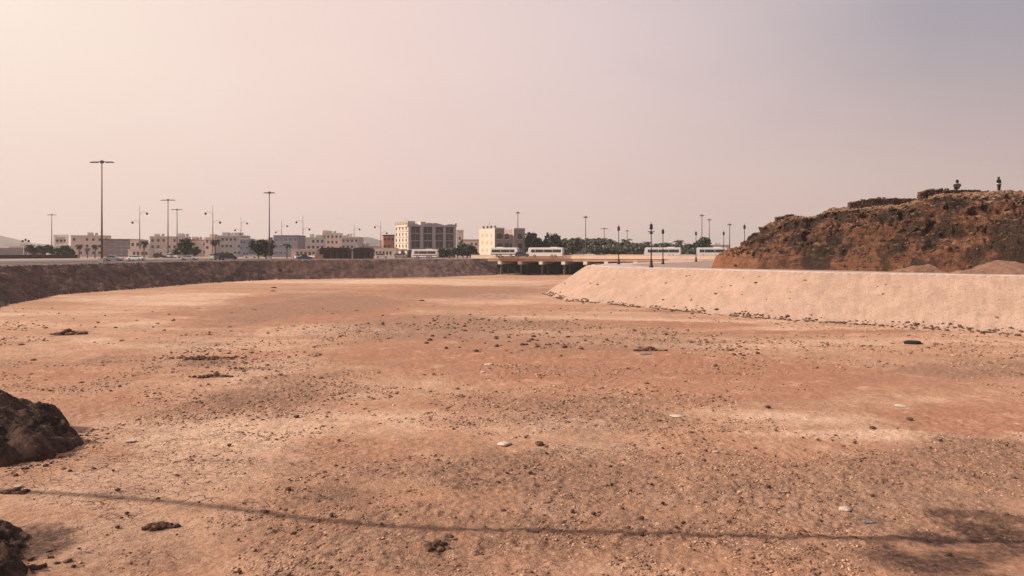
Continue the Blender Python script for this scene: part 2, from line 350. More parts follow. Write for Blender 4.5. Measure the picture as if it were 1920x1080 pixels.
hgt = hgt + (1 - sstep(50, 110, Y)) * (dch < -3) * (fbm(X * 5.5, Y * 5.5, 441, 3) * .05 + np.maximum(fbm(X * 3.1, Y * 3.1, 447, 3), .05) * .12) * np.clip(a_grav * 1.3 - a_red * .5, .12, 1) * sstep(12, 18, Y)
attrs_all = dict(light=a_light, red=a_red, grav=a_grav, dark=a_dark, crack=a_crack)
nr, nc = X.shape
idg = np.arange(nr * nc).reshape(nr, nc)
Q = np.stack([idg[:-1, :-1], idg[:-1, 1:], idg[1:, 1:], idg[1:, :-1]], -1).reshape(-1, 4)
VV = np.stack([X, Y, hgt], -1).reshape(-1, 3)
fc = lambda A: A.reshape(-1)[Q].mean(1)
dF = fc(dch); leftF = fc((sidx < NL).astype(float)) > .5; tF = fc(tt); xF = fc(X); yF = fc(Y)
cls = np.where(tF < 0.012, 0, np.where(tF < 0.985, np.where(leftF, 1, 2), np.where((~leftF) & (yF < 240) & (xF > 0) & (dF < 16), 3, 4)))
# wadi ends under the bridge at both sides: back bank is stony
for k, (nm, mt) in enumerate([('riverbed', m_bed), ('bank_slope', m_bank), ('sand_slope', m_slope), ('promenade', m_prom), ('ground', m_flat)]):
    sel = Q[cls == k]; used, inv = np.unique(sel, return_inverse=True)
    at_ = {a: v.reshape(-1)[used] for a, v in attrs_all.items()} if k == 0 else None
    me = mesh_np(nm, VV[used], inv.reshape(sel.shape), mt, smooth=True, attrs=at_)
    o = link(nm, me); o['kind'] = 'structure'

# strips that follow the left bank: kerb and road; centre line taken from the crest
def offset_line(P, off):
    P = np.array(P); o = []
    for i in range(len(P)):
        d1 = P[i] - P[max(i - 1, 0)] if i else P[1] - P[0]; d2 = P[min(i + 1, len(P) - 1)] - P[i] if i < len(P) - 1 else d1
        n1 = np.array([-d1[1], d1[0]]) / (np.linalg.norm(d1) + 1e-9); n2 = np.array([-d2[1], d2[0]]) / (np.linalg.norm(d2) + 1e-9)
        n = n1 + n2; n /= np.linalg.norm(n); o.append(P[i] + n * off / max(n @ n1, .5))
    return np.array(o)
def smooth_line(P, k=6):
    P = [Vector((*p, 0)) for p in P]; o = []
    for i in range(len(P) - 1):
        a = P[max(i - 1, 0)]; b = P[i]; c_ = P[i + 1]; d = P[min(i + 2, len(P) - 1)]
        for j in range(k):
            t = j / k; q = 0.5 * ((2 * b) + (c_ - a) * t + (2 * a - 5 * b + 4 * c_ - d) * t * t + (3 * b - a - 3 * c_ + d) * t ** 3); o.append((q.x, q.y))
    o.append((P[-1].x, P[-1].y)); return np.array(o)
LTOE = smooth_line(CH[:11])
def strip(name, line, o0, o1, z0, z1, m, **pr):
    a = offset_line(line, o0); b = offset_line(line, o1); mb = MB()
    for i in range(len(a) - 1):
        p = [a[i], a[i + 1], b[i + 1], b[i]]
        mb.add([(*q, z0) for q in p] + [(*q, z1) for q in p], [(4, 5, 6, 7), (7, 6, 5, 4)][:1] + [(0, 1, 5, 4), (2, 3, 7, 6)])
    ob = mb.build(name, m)
    for k, v in pr.items(): ob[k] = v
    return ob
strip('kerb', LTOE[:56], 10.7, 11.3, 5.0, ZL + .14, m_kerb, kind='structure')
strip('road', LTOE[:56], 11.6, 30, 5.0, ZL + .012, m_asph, kind='structure')
for k in range(0, 1): strip('lane_marking', LTOE[:56], 20.5, 20.75, 5.0, ZL + .018, m_paint, kind='structure')
strip('parking_lot', LTOE[:50], 36, 62, 5.0, ZL + .012, m_asph2, kind='structure')
strip('kerb', LTOE[:56], 30.2, 31.0, 5.0, ZL + .13, m_kerb, kind='structure')
RC = smooth_line(CH[18:27])
strip('kerb', RC, 8.9, 9.5, 5.0, 5.36, m_kerb, kind='structure')

# ------------------------------------------------------------------ rocky hill
HP = np.array([(30.9, 124), (35, 120), (41.5, 113), (49.6, 102), (58.5, 91), (80, 74), (140, 50), (180, 120), (120, 200), (62, 178), (38, 148)], float)
prof = np.array([(1325, 462), (1338, 440), (1350, 436), (1400, 428), (1440, 408), (1490, 400), (1525, 404), (1560, 388), (1600, 385), (1640, 384), (1690, 382), (1735, 370), (1760, 361), (1800, 360), (1870, 360), (1920, 360), (2200, 345), (2600, 350)], float)
gx = np.concatenate([np.arange(27, 75, .16), np.arange(75, 182, 1.2)]); gy = np.concatenate([np.arange(48, 80, 1.2), np.arange(80, 142, .16), np.arange(142, 204, 1.5)])
HX, HYg = np.meshgrid(gx, gy)
dh, _ = polydist(HP, HX, HYg); dh = -dh
dh0 = dh.copy()
dh = dh + (fbm(HX * .13, HYg * .13, 201, 3) * 3.6 + fbm(HX * .7, HYg * .7, 203, 4) * 1.0 + (np.abs(fbm(HX * .33, HYg * .33, 207, 3)) - .3) * 2.4) * sstep(0.2, 3.5, dh)
pxh = 960 + F * HX / HYg
fx_ = np.interp(pxh, [1325, 1500, 1700, 1920, 2600], [128, 122, 113, 105, 95])
Tz = CZ + (HY - np.interp(pxh, prof[:, 0], prof[:, 1])) / F * fx_ - ZR
Tz = Tz * (1 - .35 * sstep(24, 60, dh0))
rp = np.interp(dh, [-.3, 0, .6, 1.2, 3.0, 3.5, 6.0, 6.6, 8.6, 9.2, 18, 60], [-.05, 0, .26, .36, .41, .58, .64, .79, .83, .90, 1.0, 1.0])
lm = .6 * sstep(-.15, .35, fbm(HX * .09, HYg * .09, 261, 3)); rp = rp * (1 - lm) + np.interp(dh, [-.3, 0, 1.0, 4, 9, 18], [-.05, 0, .30, .62, .90, 1.0]) * lm
hz = Tz * rp + np.where(dh > 0, np.minimum(dh, 1) * (fbm(HX * .55, HYg * .55, 211, 4) * .35 + (.3 - np.abs(fbm(HX * 1.3, HYg * 1.3, 213, 4))) * 1.3 + (.25 - np.abs(fbm(HX * .4, HYg * .4, 217, 3))) * 1.6 * sstep(.5, 3, dh) * (1 - sstep(.8, .95, rp))), 0)
px_, py_ = at(1960, 91), 91
cone = 2.3 - np.hypot((HX - px_) * .30, (HYg - py_ - 1) * .75) + fbm(HX * .4, HYg * .4, 5, 3) * .25
cone2 = 1.0 - np.hypot((HX - at(1740, 99)) * .22, (HYg - 99) * .7) + fbm(HX * .4, HYg * .4, 8, 3) * .2
sandm = np.maximum(cone, cone2)
sandA = np.zeros_like(hz)
hv = np.stack([HX, HYg, ZR + hz - 0.12], -1)
# 3D crag displacement
amp = sstep(0, 1.2, dh) * (1.05 - .6 * sstep(.85, .97, rp)) * (1 - sandA)
for ax_, sd in ((0, 301), (1, 331), (2, 361)):
    hv[..., ax_] += fbm3(HX * .55, HYg * .55, hv[..., 2] * 1.1, sd, 4) * amp * (1.1 if ax_ < 2 else .45)
keep = (dh0 > -.6)
ig = np.arange(HX.size).reshape(HX.shape)
HQ = np.stack([ig[:-1, :-1], ig[:-1, 1:], ig[1:, 1:], ig[1:, :-1]], -1).reshape(-1, 4)
HQ = HQ[keep.reshape(-1)[HQ].any(1)]
used, inv = np.unique(HQ, return_inverse=True)
m_rock, g = newmat('brown_rock')
geo = nd(g.t, 'ShaderNodeNewGeometry'); sp = nd(g.t, 'ShaderNodeSeparateXYZ'); g.l(geo.outputs['Normal'], sp.inputs[0])
n1 = g.noise(.22, 5); n2 = g.noise(1.5, 7, .7); n3 = g.noise(6, 5, .7); st = g.noise(.9, 6, .65, vec=g.scale((.5, .5, 2.4)))
c = g.mix(g.mr(n1, .40, .60), (0.050, .029, .022), (0.20, .088, .052)); c = g.mix(g.math('MULTIPLY', g.mr(st, .47, .36), .8), c, (0.04, .028, .024)); c = g.mix(g.math('MULTIPLY', g.mr(st, .56, .68), .7), c, (0.34, .185, .125)); c = g.mix(g.math('MULTIPLY', g.mr(n2, .48, .36), .85), c, (0.03, .022, .02))
c = g.mix(g.math('MULTIPLY', g.mr(n1, .58, .66), g.mr(n2, .5, .6)), c, (0.065, .06, .035))
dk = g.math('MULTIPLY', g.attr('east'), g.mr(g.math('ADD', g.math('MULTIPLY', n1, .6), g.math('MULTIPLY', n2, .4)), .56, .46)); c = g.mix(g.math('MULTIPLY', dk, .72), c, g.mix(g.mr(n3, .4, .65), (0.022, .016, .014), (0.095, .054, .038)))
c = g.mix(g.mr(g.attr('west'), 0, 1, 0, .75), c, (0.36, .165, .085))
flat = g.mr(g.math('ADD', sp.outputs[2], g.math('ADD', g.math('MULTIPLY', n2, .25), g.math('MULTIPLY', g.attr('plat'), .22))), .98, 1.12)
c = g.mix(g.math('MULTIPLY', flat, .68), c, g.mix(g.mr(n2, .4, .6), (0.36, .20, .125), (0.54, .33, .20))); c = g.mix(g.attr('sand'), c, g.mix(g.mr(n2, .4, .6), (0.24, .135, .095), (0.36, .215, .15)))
g.l(c, g.b.inputs['Base Color']); g.l(g.bump(g.math('ADD', g.math('MULTIPLY', n2, .6), g.math('ADD', g.math('MULTIPLY', n3, .16), g.math('MULTIPLY', st, .5))), g.attr('sand') and .8), g.b.inputs['Normal'])
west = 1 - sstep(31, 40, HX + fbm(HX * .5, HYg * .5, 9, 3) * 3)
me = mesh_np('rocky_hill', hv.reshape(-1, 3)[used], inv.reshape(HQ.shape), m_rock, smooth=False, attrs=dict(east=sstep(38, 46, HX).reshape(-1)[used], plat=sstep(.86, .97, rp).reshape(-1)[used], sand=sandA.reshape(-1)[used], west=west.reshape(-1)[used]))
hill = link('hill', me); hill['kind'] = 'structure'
_hz = hv[..., 2]
def ridge_at(px):
    best = None
    for D in np.arange(88, 150, .5):
        z = hill_z(at(px, D), D); a = (z - CZ) / D
        if best is None or a > best[0] + 1e-4: best = (a, D, z)
    return best[1], best[2]
def hill_z(x, y):
    j = int(np.argmin(np.abs(gx - x))); i = int(np.argmin(np.abs(gy - y))); return float(_hz[max(i - 1, 0):i + 2, max(j - 1, 0):j + 2].mean())

m_drift = mat('brown_sand', (0.26, .145, .095), c2=(0.17, .092, .062), scale=1.2, bump=.12, bscale=5)
_ax = np.linspace(44, 72, 170); _ay = np.linspace(84, 108, 130); _A, _B = np.meshgrid(_ax, _ay)
_s1 = 2.6 - np.hypot((_A - at(1960, 91)) * .27, (_B - 93) * .62); _s2 = 1.15 - np.hypot((_A - at(1750, 98.5)) * .18, (_B - 99.5) * .55)
_z = np.maximum(_s1, _s2) + fbm(_A * .5, _B * .5, 5, 4) * .35 + fbm(_A * 2, _B * 2, 6, 3) * .08
_dd, _ = polydist(CH, _A, _B); _z = np.where(_dd < 10, -1.0, _z); _z = np.clip(_z, -1.0, 3.0)
_i = np.arange(_A.size).reshape(_A.shape)
_q = np.stack([_i[:-1, :-1], _i[:-1, 1:], _i[1:, 1:], _i[1:, :-1]], -1).reshape(-1, 4); _q = _q[(_z.reshape(-1)[_q] > -.5).all(1)]
_u, _v = np.unique(_q, return_inverse=True)
o = link('sand_drift', mesh_np('sand_drift', np.stack([_A, _B, ZR + _z - .05], -1).reshape(-1, 3)[_u], _v.reshape(_q.shape), m_drift, smooth=True)); o['kind'] = 'structure'
# ------------------------------------------------------------------ stones
def ico():
    p = (1 + 5 ** .5) / 2; v = np.array([(-1, p, 0), (1, p, 0), (-1, -p, 0), (1, -p, 0), (0, -1, p), (0, 1, p), (0, -1, -p), (0, 1, -p), (p, 0, -1), (p, 0, 1), (-p, 0, -1), (-p, 0, 1)], float)
    v /= np.linalg.norm(v[0]); f = np.array([(0, 11, 5), (0, 5, 1), (0, 1, 7), (0, 7, 10), (0, 10, 11), (1, 5, 9), (5, 11, 4), (11, 10, 2), (10, 7, 6), (7, 1, 8), (3, 9, 4), (3, 4, 2), (3, 2, 6), (3, 6, 8), (3, 8, 9), (4, 9, 5), (2, 4, 11), (6, 2, 10), (8, 6, 7), (9, 8, 1)])
    return v, f
IV, IF = ico()
def sub(v, f):
    v = list(map(tuple, v)); c = {}; o = []
    def mid(a, b):
        k = (min(a, b), max(a, b))
        if k not in c:
            m = (np.array(v[a]) + np.array(v[b])); m /= np.linalg.norm(m); c[k] = len(v); v.append(tuple(m))
        return c[k]
    for a, b, d in f:
        x, y, z = mid(a, b), mid(b, d), mid(d, a); o += [(a, x, z), (b, y, x), (d, z, y), (x, y, z)]
    return np.array(v), np.array(o)
IV2, IF2 = sub(IV, IF); IV3, IF3 = sub(IV2, IF2)
def scatter(name, x, y, z, sz, m, flat=.6, base=(IV, IF), jit=.35, sink=.25, seed=0):
    r = np.random.default_rng(seed); n = len(x); bv, bf = base; k = len(bv)
    P = bv[None] * (1 + r.uniform(-jit, jit, (n, k, 1))) * np.stack([r.uniform(.7, 1.35, n), r.uniform(.7, 1.2, n), r.uniform(.6, 1.1, n) * flat], -1)[:, None]
    a = r.uniform(0, 6.283, n); ca, sa = np.cos(a)[:, None], np.sin(a)[:, None]; tl = r.uniform(-.3, .3, n)[:, None]
    px, py_, pz = P[..., 0], P[..., 1], P[..., 2]; pz = pz + px * tl
    qx = px * ca - py_ * sa; qy = px * sa + py_ * ca
    V = np.stack([qx * sz[:, None] + x[:, None], qy * sz[:, None] + y[:, None], pz * sz[:, None] + (z + sz * flat * (.5 - sink))[:, None]], -1).reshape(-1, 3)
    Fs = (bf[None] + (np.arange(n) * k)[:, None, None]).reshape(-1, 3)
    return mesh_np(name, V, Fs, m)
def rockmat(name, a, b, sc=6):
    m, g = newmat(name); n = g.noise(sc, 5, .7); isl = g.noise(1.3, 2)
    g.l(g.mix(g.mr(g.math('ADD', g.math('MULTIPLY', n, .5), g.math('MULTIPLY', isl, .5)), .42, .58), a, b), g.b.inputs['Base Color']); g.l(g.bump(n, .03), g.b.inputs['Normal']); return m
m_peb = rockmat('gravel_stone', (0.22, .125, .085), (0.52, .33, .23), 1.5)
m_clod = rockmat('dark_earth_clod', (0.07, .04, .03), (0.16, .09, .06)); m_clod2 = rockmat('brown_earth_clod', (0.12, .068, .048), (0.30, .17, .115)); m_pale = rockmat('pale_stone', (0.44, .33, .27), (0.68, .56, .48))
m_grey = rockmat('grey_cloth', (0.15, .14, .14), (0.26, .235, .23)); m_black = rockmat('black_rubber', (0.018, .016, .016), (0.035, .03, .028))
# gravel too many to count: sampled evenly over the picture's depth so that near stones are smaller
def gravel(name, n, pyr, s0, s1, seed, m, thr=0.0, pale=True):
    r = np.random.default_rng(seed); py_ = r.uniform(*pyr, n); D = CZ * F / (py_ - HY); x = (r.uniform(-80, 2000, n) - 960) / F * D
    # jitter in depth so no rows show
    y = D + r.uniform(-.3, .3, n)
    dens = fbm(x * .13, y * .13, 61, 3) + fbm(x * .6, y * .6, 67, 3) * .7 + r.uniform(-.25, .25, n)
    gq = np.clip(blobs(x, y, GB) + .4 * sstep(-.1, -.4, flow(x, y, 431, .09, .3)), 0, 1) - .8 * np.clip(blobs(x, y, RB), 0, 1) - (1.5 if pale else 0) * blobs(x, y, DB)
    h, d, i, t = terrain(x, y)
    k = (dens + gq * .55 > thr) & (d < -1); x, y, h = x[k], y[k], h[k]
    sz = s0 * (s1 / s0) ** (r.uniform(0, 1, len(x)) ** 2.2) * np.clip(y / 32, .75, 2.2)
    o = link(name, scatter(name, x, y, h, sz, m, seed=seed)); o['kind'] = 'stuff'; return o
o = gravel('gravel', 72000, (600, 1110), .018, .075, 5, m_peb, .12); tag(o, 'loose gravel and crumbled dry mud covering the riverbed', 'gravel')
o = gravel('dark_gravel', 30000, (575, 1110), .022, .095, 6, m_clod2, .16, False); tag(o, 'darker brown crumbs of earth scattered over the riverbed', 'gravel')
def slope_rubble():
    r = np.random.default_rng(9); n = 3600; t = r.uniform(0, 1, n); L_ = np.array(CH[19:26]); i = (t * (len(L_) - 1)).astype(int); f = t * (len(L_) - 1) - i
    p = L_[i] * (1 - f[:, None]) + L_[i + 1] * f[:, None]; dd = L_[i + 1] - L_[i]; nn = np.stack([-dd[:, 1], dd[:, 0]], -1); nn /= np.linalg.norm(nn, axis=1)[:, None]
    off = r.normal(.1, .32, n) + np.where(r.uniform(0, 1, n) < .05, r.uniform(0, 8, n), 0); q = p - nn * (-off[:, None]) * 1.0
    q = p + nn * off[:, None]
    h = terrain(q[:, 0], q[:, 1])[0]; k = (vn2(q[:, 0] * .8, q[:, 1] * .8, 4) > .32); q, h = q[k], h[k]
    return scatter('toe_rubble', q[:, 0], q[:, 1], h, .03 + .20 * r.uniform(0, 1, len(h)) ** 4, m_clod, seed=3)
o = link('toe_rubble', slope_rubble()); o['kind'] = 'stuff'; tag(o, 'line of small brown rubble along the foot of the sandy slope', 'rubble')

# boulders and rubble broken from the hill
m_hrub = rockmat('hill_rubble', (0.04, .026, .022), (0.17, .09, .06), .8)
def hill_rub():
    r = np.random.default_rng(31); n = 7000; D = r.uniform(88, 132, n); px = r.uniform(1335, 2050, n); x = (px - 960) / F * D
    j = np.clip(((x - 27) / .16).astype(int), 0, 299); i = np.clip(len(np.arange(48, 80, 1.2)) + ((D - 80) / .16).astype(int), 0, len(gy) - 1)
    z = hv[i, j, 2]; xx = hv[i, j, 0]; yy = hv[i, j, 1]; k = (dh[i, j] > .2) & (sandA[i, j] < .3) & (fbm(xx * .3, yy * .3 + z * .4, 77, 3) > -.12)
    k &= (r.uniform(0, 1, n) < .75); s = .05 + .30 * r.uniform(0, 1, n) ** 4
    return scatter('hill_rubble', xx[k], yy[k], z[k] - .05, s[k], m_hrub, flat=.8, seed=12, jit=.3)
o = link('hill_rubble', hill_rub()); o['kind'] = 'stuff'; tag(o, 'broken brown rock rubble strewn over the rocky hillside', 'rubble')
# single clods and stones
def stone_mesh(name, m, seed, base=(IV2, IF2), flat=.6, jit=.22):
    r = np.random.default_rng(seed); v, f = base; v = v * np.array([r.uniform(.9, 1.3), r.uniform(.8, 1.1), flat]); v = v * (1 + r.uniform(-jit, jit, (len(v), 1))); v = v + [0, 0, flat * .45]
    return mesh_np(name, v, f, m)
clods = [stone_mesh('earth_clod', m_clod, s) for s in range(6)]; clodb = [stone_mesh('earth_clod', m_clod2, 20 + s) for s in range(4)]; pales = [stone_mesh('pale_stone', m_pale, 40 + s, flat=.45) for s in range(3)]
def put(name, me, px, py_, r_, label, group=None, cat='clod', flat=1.0):
    x, y = px2g(px, py_); o = link(name, me); z = H(x, y) + (.05 if y < 45 else .02); o.location = (x, y, z - r_ * .12); o.rotation_euler = (0, 0, random.uniform(0, 6.28)); s = r_; o.scale = (s, s * random.uniform(.8, 1.2), s * flat * random.uniform(.8, 1.1)); return tag(o, label, cat, group)
GC = [((1010, 642, 170, 22), 64, .13, 'small dark clod in the field of clods across the middle of the riverbed', 'clods strewn across the middle of the riverbed', clods),
      ((820, 612, 130, 22), 46, .12, 'small dark clod on the reddish ground below the long dark bank', 'clods on the reddish ground below the dark bank', clods),
      ((1380, 665, 90, 20), 9, .15, 'dark clod lying alone on the smooth red mud', 'lone clods on the smooth red mud', clods),
      ((430, 690, 110, 26), 26, .09, 'brown clod among cracked mud plates at the left', 'clods among the cracked mud plates', clodb),
      ((220, 600, 160, 22), 16, .13, 'small brown clod on pale sand below the shaded bank', 'clods on pale sand below the shaded bank', clodb),
      ((1650, 650, 200, 22), 12, .11, 'brown clod on the flat below the sandy slope', 'clods on the flat below the sandy slope', clodb),
      ((1150, 930, 480, 110), 46, .05, 'small dark clod in the gravel in the foreground', 'clods in the foreground gravel', clods),
      ((400, 930, 240, 110), 26, .05, 'small dark clod on the cracked sand in the left foreground', 'clods in the left foreground', clods),
      ((1500, 830, 300, 60), 16, .05, 'small brown clod on the gravelly ground at the right', 'clods on the gravel at the right', clodb)]
for (bx, by, sx, sy), n, r0, lab, grp, ms in GC:
    for k in range(n):
        put('earth_clod', ms[k % len(ms)], bx + max(-2, min(2, random.gauss(0, .75))) * sx * .7, by + max(-1.9, min(1.9, random.gauss(0, .75))) * sy * .7, r0 * random.uniform(.6, 1.7), lab, grp)
# rocks along the toe of the slope
for k in range(58):
    t = random.random() ** .8 * 880; px = 1035 + t; pyt = np.interp(px, [1020, 1060, 1160, 1300, 1440, 1600, 1920], [553, 564, 573, 586, 598, 608, 629])
    put('toe_rock', clods[k % 6], px, pyt + random.gauss(0, 1.2), random.uniform(.10, .24), 'dark rock in the line along the foot of the sandy slope', 'rocks along the foot of the sandy slope', 'rock')
for nm, me, px, py_, r_, lab, fl in [
    ('earth_clod', clods[0], 1012, 838, .17, 'black lump beside the white stone on the near gravel', .9),
    ('pale_stone', pales[0], 946, 838, .27, 'large flat white stone beside a black lump', .7),
    ('pale_stone', pales[1], 1585, 957, .15, 'white stone in the gravel left of a small grey patch', .9),
    ('pale_stone', pales[2], 1268, 781, .3, 'flat pale stone lying on the middle gravel', .35),
    ('pale_stone', pales[1], 918, 685, .26, 'pale stone, upper of a pair on the smooth sand', .6),
    ('pale_stone', pales[0], 906, 700, .18, 'small pale stone, lower of a pair on the smooth sand', .6),
    ('pale_stone', pales[2], 1690, 756, .28, 'wide pale slab on the streak of light sand at the right', .25),
    ('pale_stone', pales[2], 246, 832, .18, 'pale stone on the cracked sand right of the dark mound', .6),
    ('pale_stone', pales[0], 35, 915, .12, 'white stone at the foot of the dark mound', .8),
    ('pale_stone', pales[1], 1342, 851, .10, 'tiny pale stone on the gravel right of centre', .6),
    ('earth_clod', clods[2], 158, 0 + 623, .01, 'crumb', 1),
    ('earth_clod', clods[1], 40, 645, .25, 'dark clod, upper of two at the left edge', .8),
    ('earth_clod', clods[3], 63, 675, .24, 'dark clod, lower of two at the left edge', .8),
    ('earth_clod', clods[4], 791, 563, .55, 'broad dark clod alone near the far pale sand', .5),
    ('earth_clod', clods[5], 514, 541, .5, 'dark clod, upper of a pair below the dark bank', .6),
    ('earth_clod', clods[2], 512, 547, .5, 'dark clod, lower of a pair below the dark bank', .5),
    ('earth_clod', clods[2], 1440, 764, .13, 'lone dark clod on the pale streak right of centre', 1),
    ('earth_clod', clods[3], 1342, 686, .14, 'lone dark clod standing on smooth red mud', 1.2),
    ('earth_clod', clods[4], 556, 787, .11, 'dark clod on the sand left of centre', .8),
    ('earth_clod', clods[5], 540, 921, .11, 'dark clod just above the thin shadow line', .8),
    ('earth_clod', clods[1], 1636, 803, .12, 'dark clod below the edge of the red mud', .8),
    ('earth_clod', clods[0], 1706, 785, .15, 'dark clod on the red mud at the right', .6)]:
    if lab == 'crumb': continue
    put(nm, me, px, py_, r_, lab, None, 'stone' if nm == 'pale_stone' else 'clod', fl)
def heap(px, py_, wpx, n, r0, m, label, name='debris_heap', cat='debris', hy=.35, seed=1, shape=1.0):
    x, y = px2g(px, py_); r = np.random.default_rng(seed); wx = wpx * y / F
    xs = r.normal(0, wx * .5, n); ys = r.normal(0, wx * .5 * hy, n); q = np.exp(-(xs / wx * 2) ** 2 - (ys / wx / hy * 2) ** 2)
    o = link(name, scatter(name, xs, ys, np.full(n, -.02) + q * r0 * shape * r.uniform(0, 1, n), r0 * r.uniform(.4, 1.1, n), m, seed=seed)); o.location = (x, y, H(x, y) + .04); tag(o, label, cat); return o
heap(128, 626, 24, 130, .30, m_clod, 'ragged dark heap of earth lumps on pale sand at the left', shape=1.3, seed=2)
heap(1216, 660, 18, 60, .24, m_clod, 'small dark heap with a grey rag on the red mud', shape=1.2, seed=3)
heap(300, 988, 26, 90, .11, m_clod, 'dark crumbled lump below the thin shadow line at the left', seed=4)
heap(818, 1026, 20, 90, .11, m_clod, 'dark broken lump below the thin shadow line at the centre', seed=5, hy=.8)
heap(390, 672, 70, 130, .15, m_clod, 'long broken row of dark clods on the cracked mud', seed=6, hy=.3)
heap(405, 707, 40, 80, .14, m_clod, 'short row of brown clods just below the longer dark row', seed=7, hy=.3)
heap(30, 925, 20, 40, .13, m_clod, 'dark lump at the lower edge of the dark mound', seed=8)
for i, (a, b, lab) in enumerate([(1630, 978, 'small grey crumpled rag on the gravel at the right'), (1211, 668, 'pale grey rag beside the small dark heap')]):
    x, y = px2g(a, b); o = link('rag', stone_mesh('rag', m_grey, 60 + i, base=(IV3, IF3), flat=.12, jit=.18)); o.location = (x, y, H(x, y)); s = .22 if i == 0 else .4; o.scale = (s, s * .7, s); tag(o, lab, 'rag')
# black tyre lying flat
x, y = px2g(1711, 645); t = MB(); n = 20
for i in range(n):
    pass
R_, r_ = .42, .15; vs = []; fs = []
for i in range(20):
    for j in range(8):
        a = i * math.tau / 20; b = j * math.tau / 8; vs.append(((R_ + r_ * math.cos(b)) * math.cos(a) * 1.25, (R_ + r_ * math.cos(b)) * math.sin(a), r_ * 1.1 * math.sin(b) + .14))
        fs.append((i * 8 + j, ((i + 1) % 20) * 8 + j, ((i + 1) % 20) * 8 + (j + 1) % 8, i * 8 + (j + 1) % 8))
t.add(vs, fs); o = t.build('old_tyre', m_black, smooth=True); o.location = (x, y, H(x, y) - .03); tag(o, 'black flat object like an old tyre lying below the sandy slope', 'tyre')

# dark mounds at the left edge
m_mound, g = newmat('dark_mound_soil'); n1 = g.noise(1.0, 6, .65); n2 = g.noise(7, 6, .7)
c = g.mix(g.mr(n1, .4, .62), (0.035, .022, .018), (0.105, .062, .046)); c = g.mix(g.mr(n2, .58, .68), c, (0.26, .16, .12)); g.l(c, g.b.inputs['Base Color']); g.l(g.bump(g.math('ADD', n1, g.math('MULTIPLY', n2, .35)), .35), g.b.inputs['Normal'])
def mound(cx, cy, rx, ry, hgt_, rot, label, seed):
    a = np.linspace(0, 2 * np.pi, 421)[:-1]; r = np.linspace(0, 1.12, 150); A, R2 = np.meshgrid(a, r)
    k = 1 + .26 * fbm(np.cos(A) * 1.5, np.sin(A) * 1.5, seed, 3) + .10 * fbm(np.cos(A) * 7, np.sin(A) * 7, seed + 2, 4)
    lx = np.cos(A) * R2 * rx * k; ly = np.sin(A) * R2 * ry * k
    x = lx * math.cos(rot) - ly * math.sin(rot); y = lx * math.sin(rot) + ly * math.cos(rot)
    q = np.clip(1 - R2 ** 2.2, -.2, 1); hz_ = hgt_ * q ** 1 if False else hgt_ * np.sign(q) * np.abs(q) ** .6
    hz_ = hz_ + (fbm(x * .8 + cx, y * .8, seed + 4, 4) * .5 + fbm(x * 3.2, y * 3.2, seed + 9, 4) * .17 + np.maximum(fbm(x * 6, y * 6, seed + 12, 3), 0) * .12) * np.clip(q * 4 + .15, 0, 1)
    v = np.stack([x, y, hz_], -1).reshape(-1, 3); ii = np.arange(A.size).reshape(A.shape)
    f = np.stack([ii[:-1], np.roll(ii[:-1], -1, 1), np.roll(ii[1:], -1, 1), ii[1:]], -1).reshape(-1, 4)
    o = link('earth_mound', mesh_np('earth_mound', v, f, m_mound)); o.location = (cx, cy, H(cx, cy) - .05); return tag(o, label, 'mound')
mound(-24.2, 32.6, 7.2, 5.2, 2.15, -.30, 'dark brown earth mound bulging in from the left edge', 501)
mound(-15.4, 20.2, 3.9, 2.4, .8, -.55, 'added low dark mound standing in for a shadow in the bottom left corner', 541)  # mound added in place of the shadow lying in this corner

for (cx, cy, ex, ey, n, lab, sd) in ((-19.6, 30.1, 1.6, 1.6, 500, 'loose dark lumps fallen from the dark mound at the left edge', 3), (-13.3, 19.5, 1.1, 1.0, 300, 'loose dark lumps around the added low mound in the bottom left corner', 4)):
    r = np.random.default_rng(sd); xx = cx + r.normal(0, ex, n); yy = cy + r.normal(0, ey, n); o = link('mound_rubble', scatter('mound_rubble', xx, yy, terrain(xx, yy)[0], .02 + .09 * r.uniform(0, 1, n) ** 3, m_clod, flat=.8, seed=sd)); tag(o, lab, 'rubble'); o['kind'] = 'stuff'
# unseen overhead line outside the frame, bent to lay its shadow across the foreground
m_pole = mat('weathered_pole', (0.20, .15, .12)); m_cable = mat('black_cable', (0.02, .02, .02))
hc = 19.0; k_ = hc / math.tan(SUN_EL); sx, sy = math.sin(SUN_AZ) * k_, math.cos(SUN_AZ) * k_
SP = [(px2g(a, b)) for a, b in [(-700, 880), (60, 925), (300, 943), (455, 958), (600, 973), (735, 984), (850, 992), (1040, 999), (1240, 1004), (1440, 1009), (1640, 1012), (2300, 1016), (5600, 1004)]]
pts = [(x + sx, y + sy, hc + .3 * math.sin(i * .9)) for i, (x, y) in enumerate(SP)]
P0, P1 = pts[0][:2], pts[-1][:2]
o = MB().tube(pts, .165, 8).build('overhead_cable', m_cable); tag(o, 'unseen thick black overhead cable, bent so its thin shadow crosses the foreground', 'cable')
for i, p in enumerate((P0, P1)):
    z = H(*p); th = thing('utility_pole', ['tall wooden pole carrying the left end of the overhead cable', 'tall wooden pole carrying the right end of the overhead cable'][i], 'pole', (p[0], p[1], z), 0)
    MB().lathe([(.18, -.3), (.11, hc + 1.2 - z)], n=10).build('pole_shaft', m_pole, th); MB().box(-.06, .06, -.8, .8, hc + .7 - z, hc + .82 - z).build('crossarm', m_pole, th)


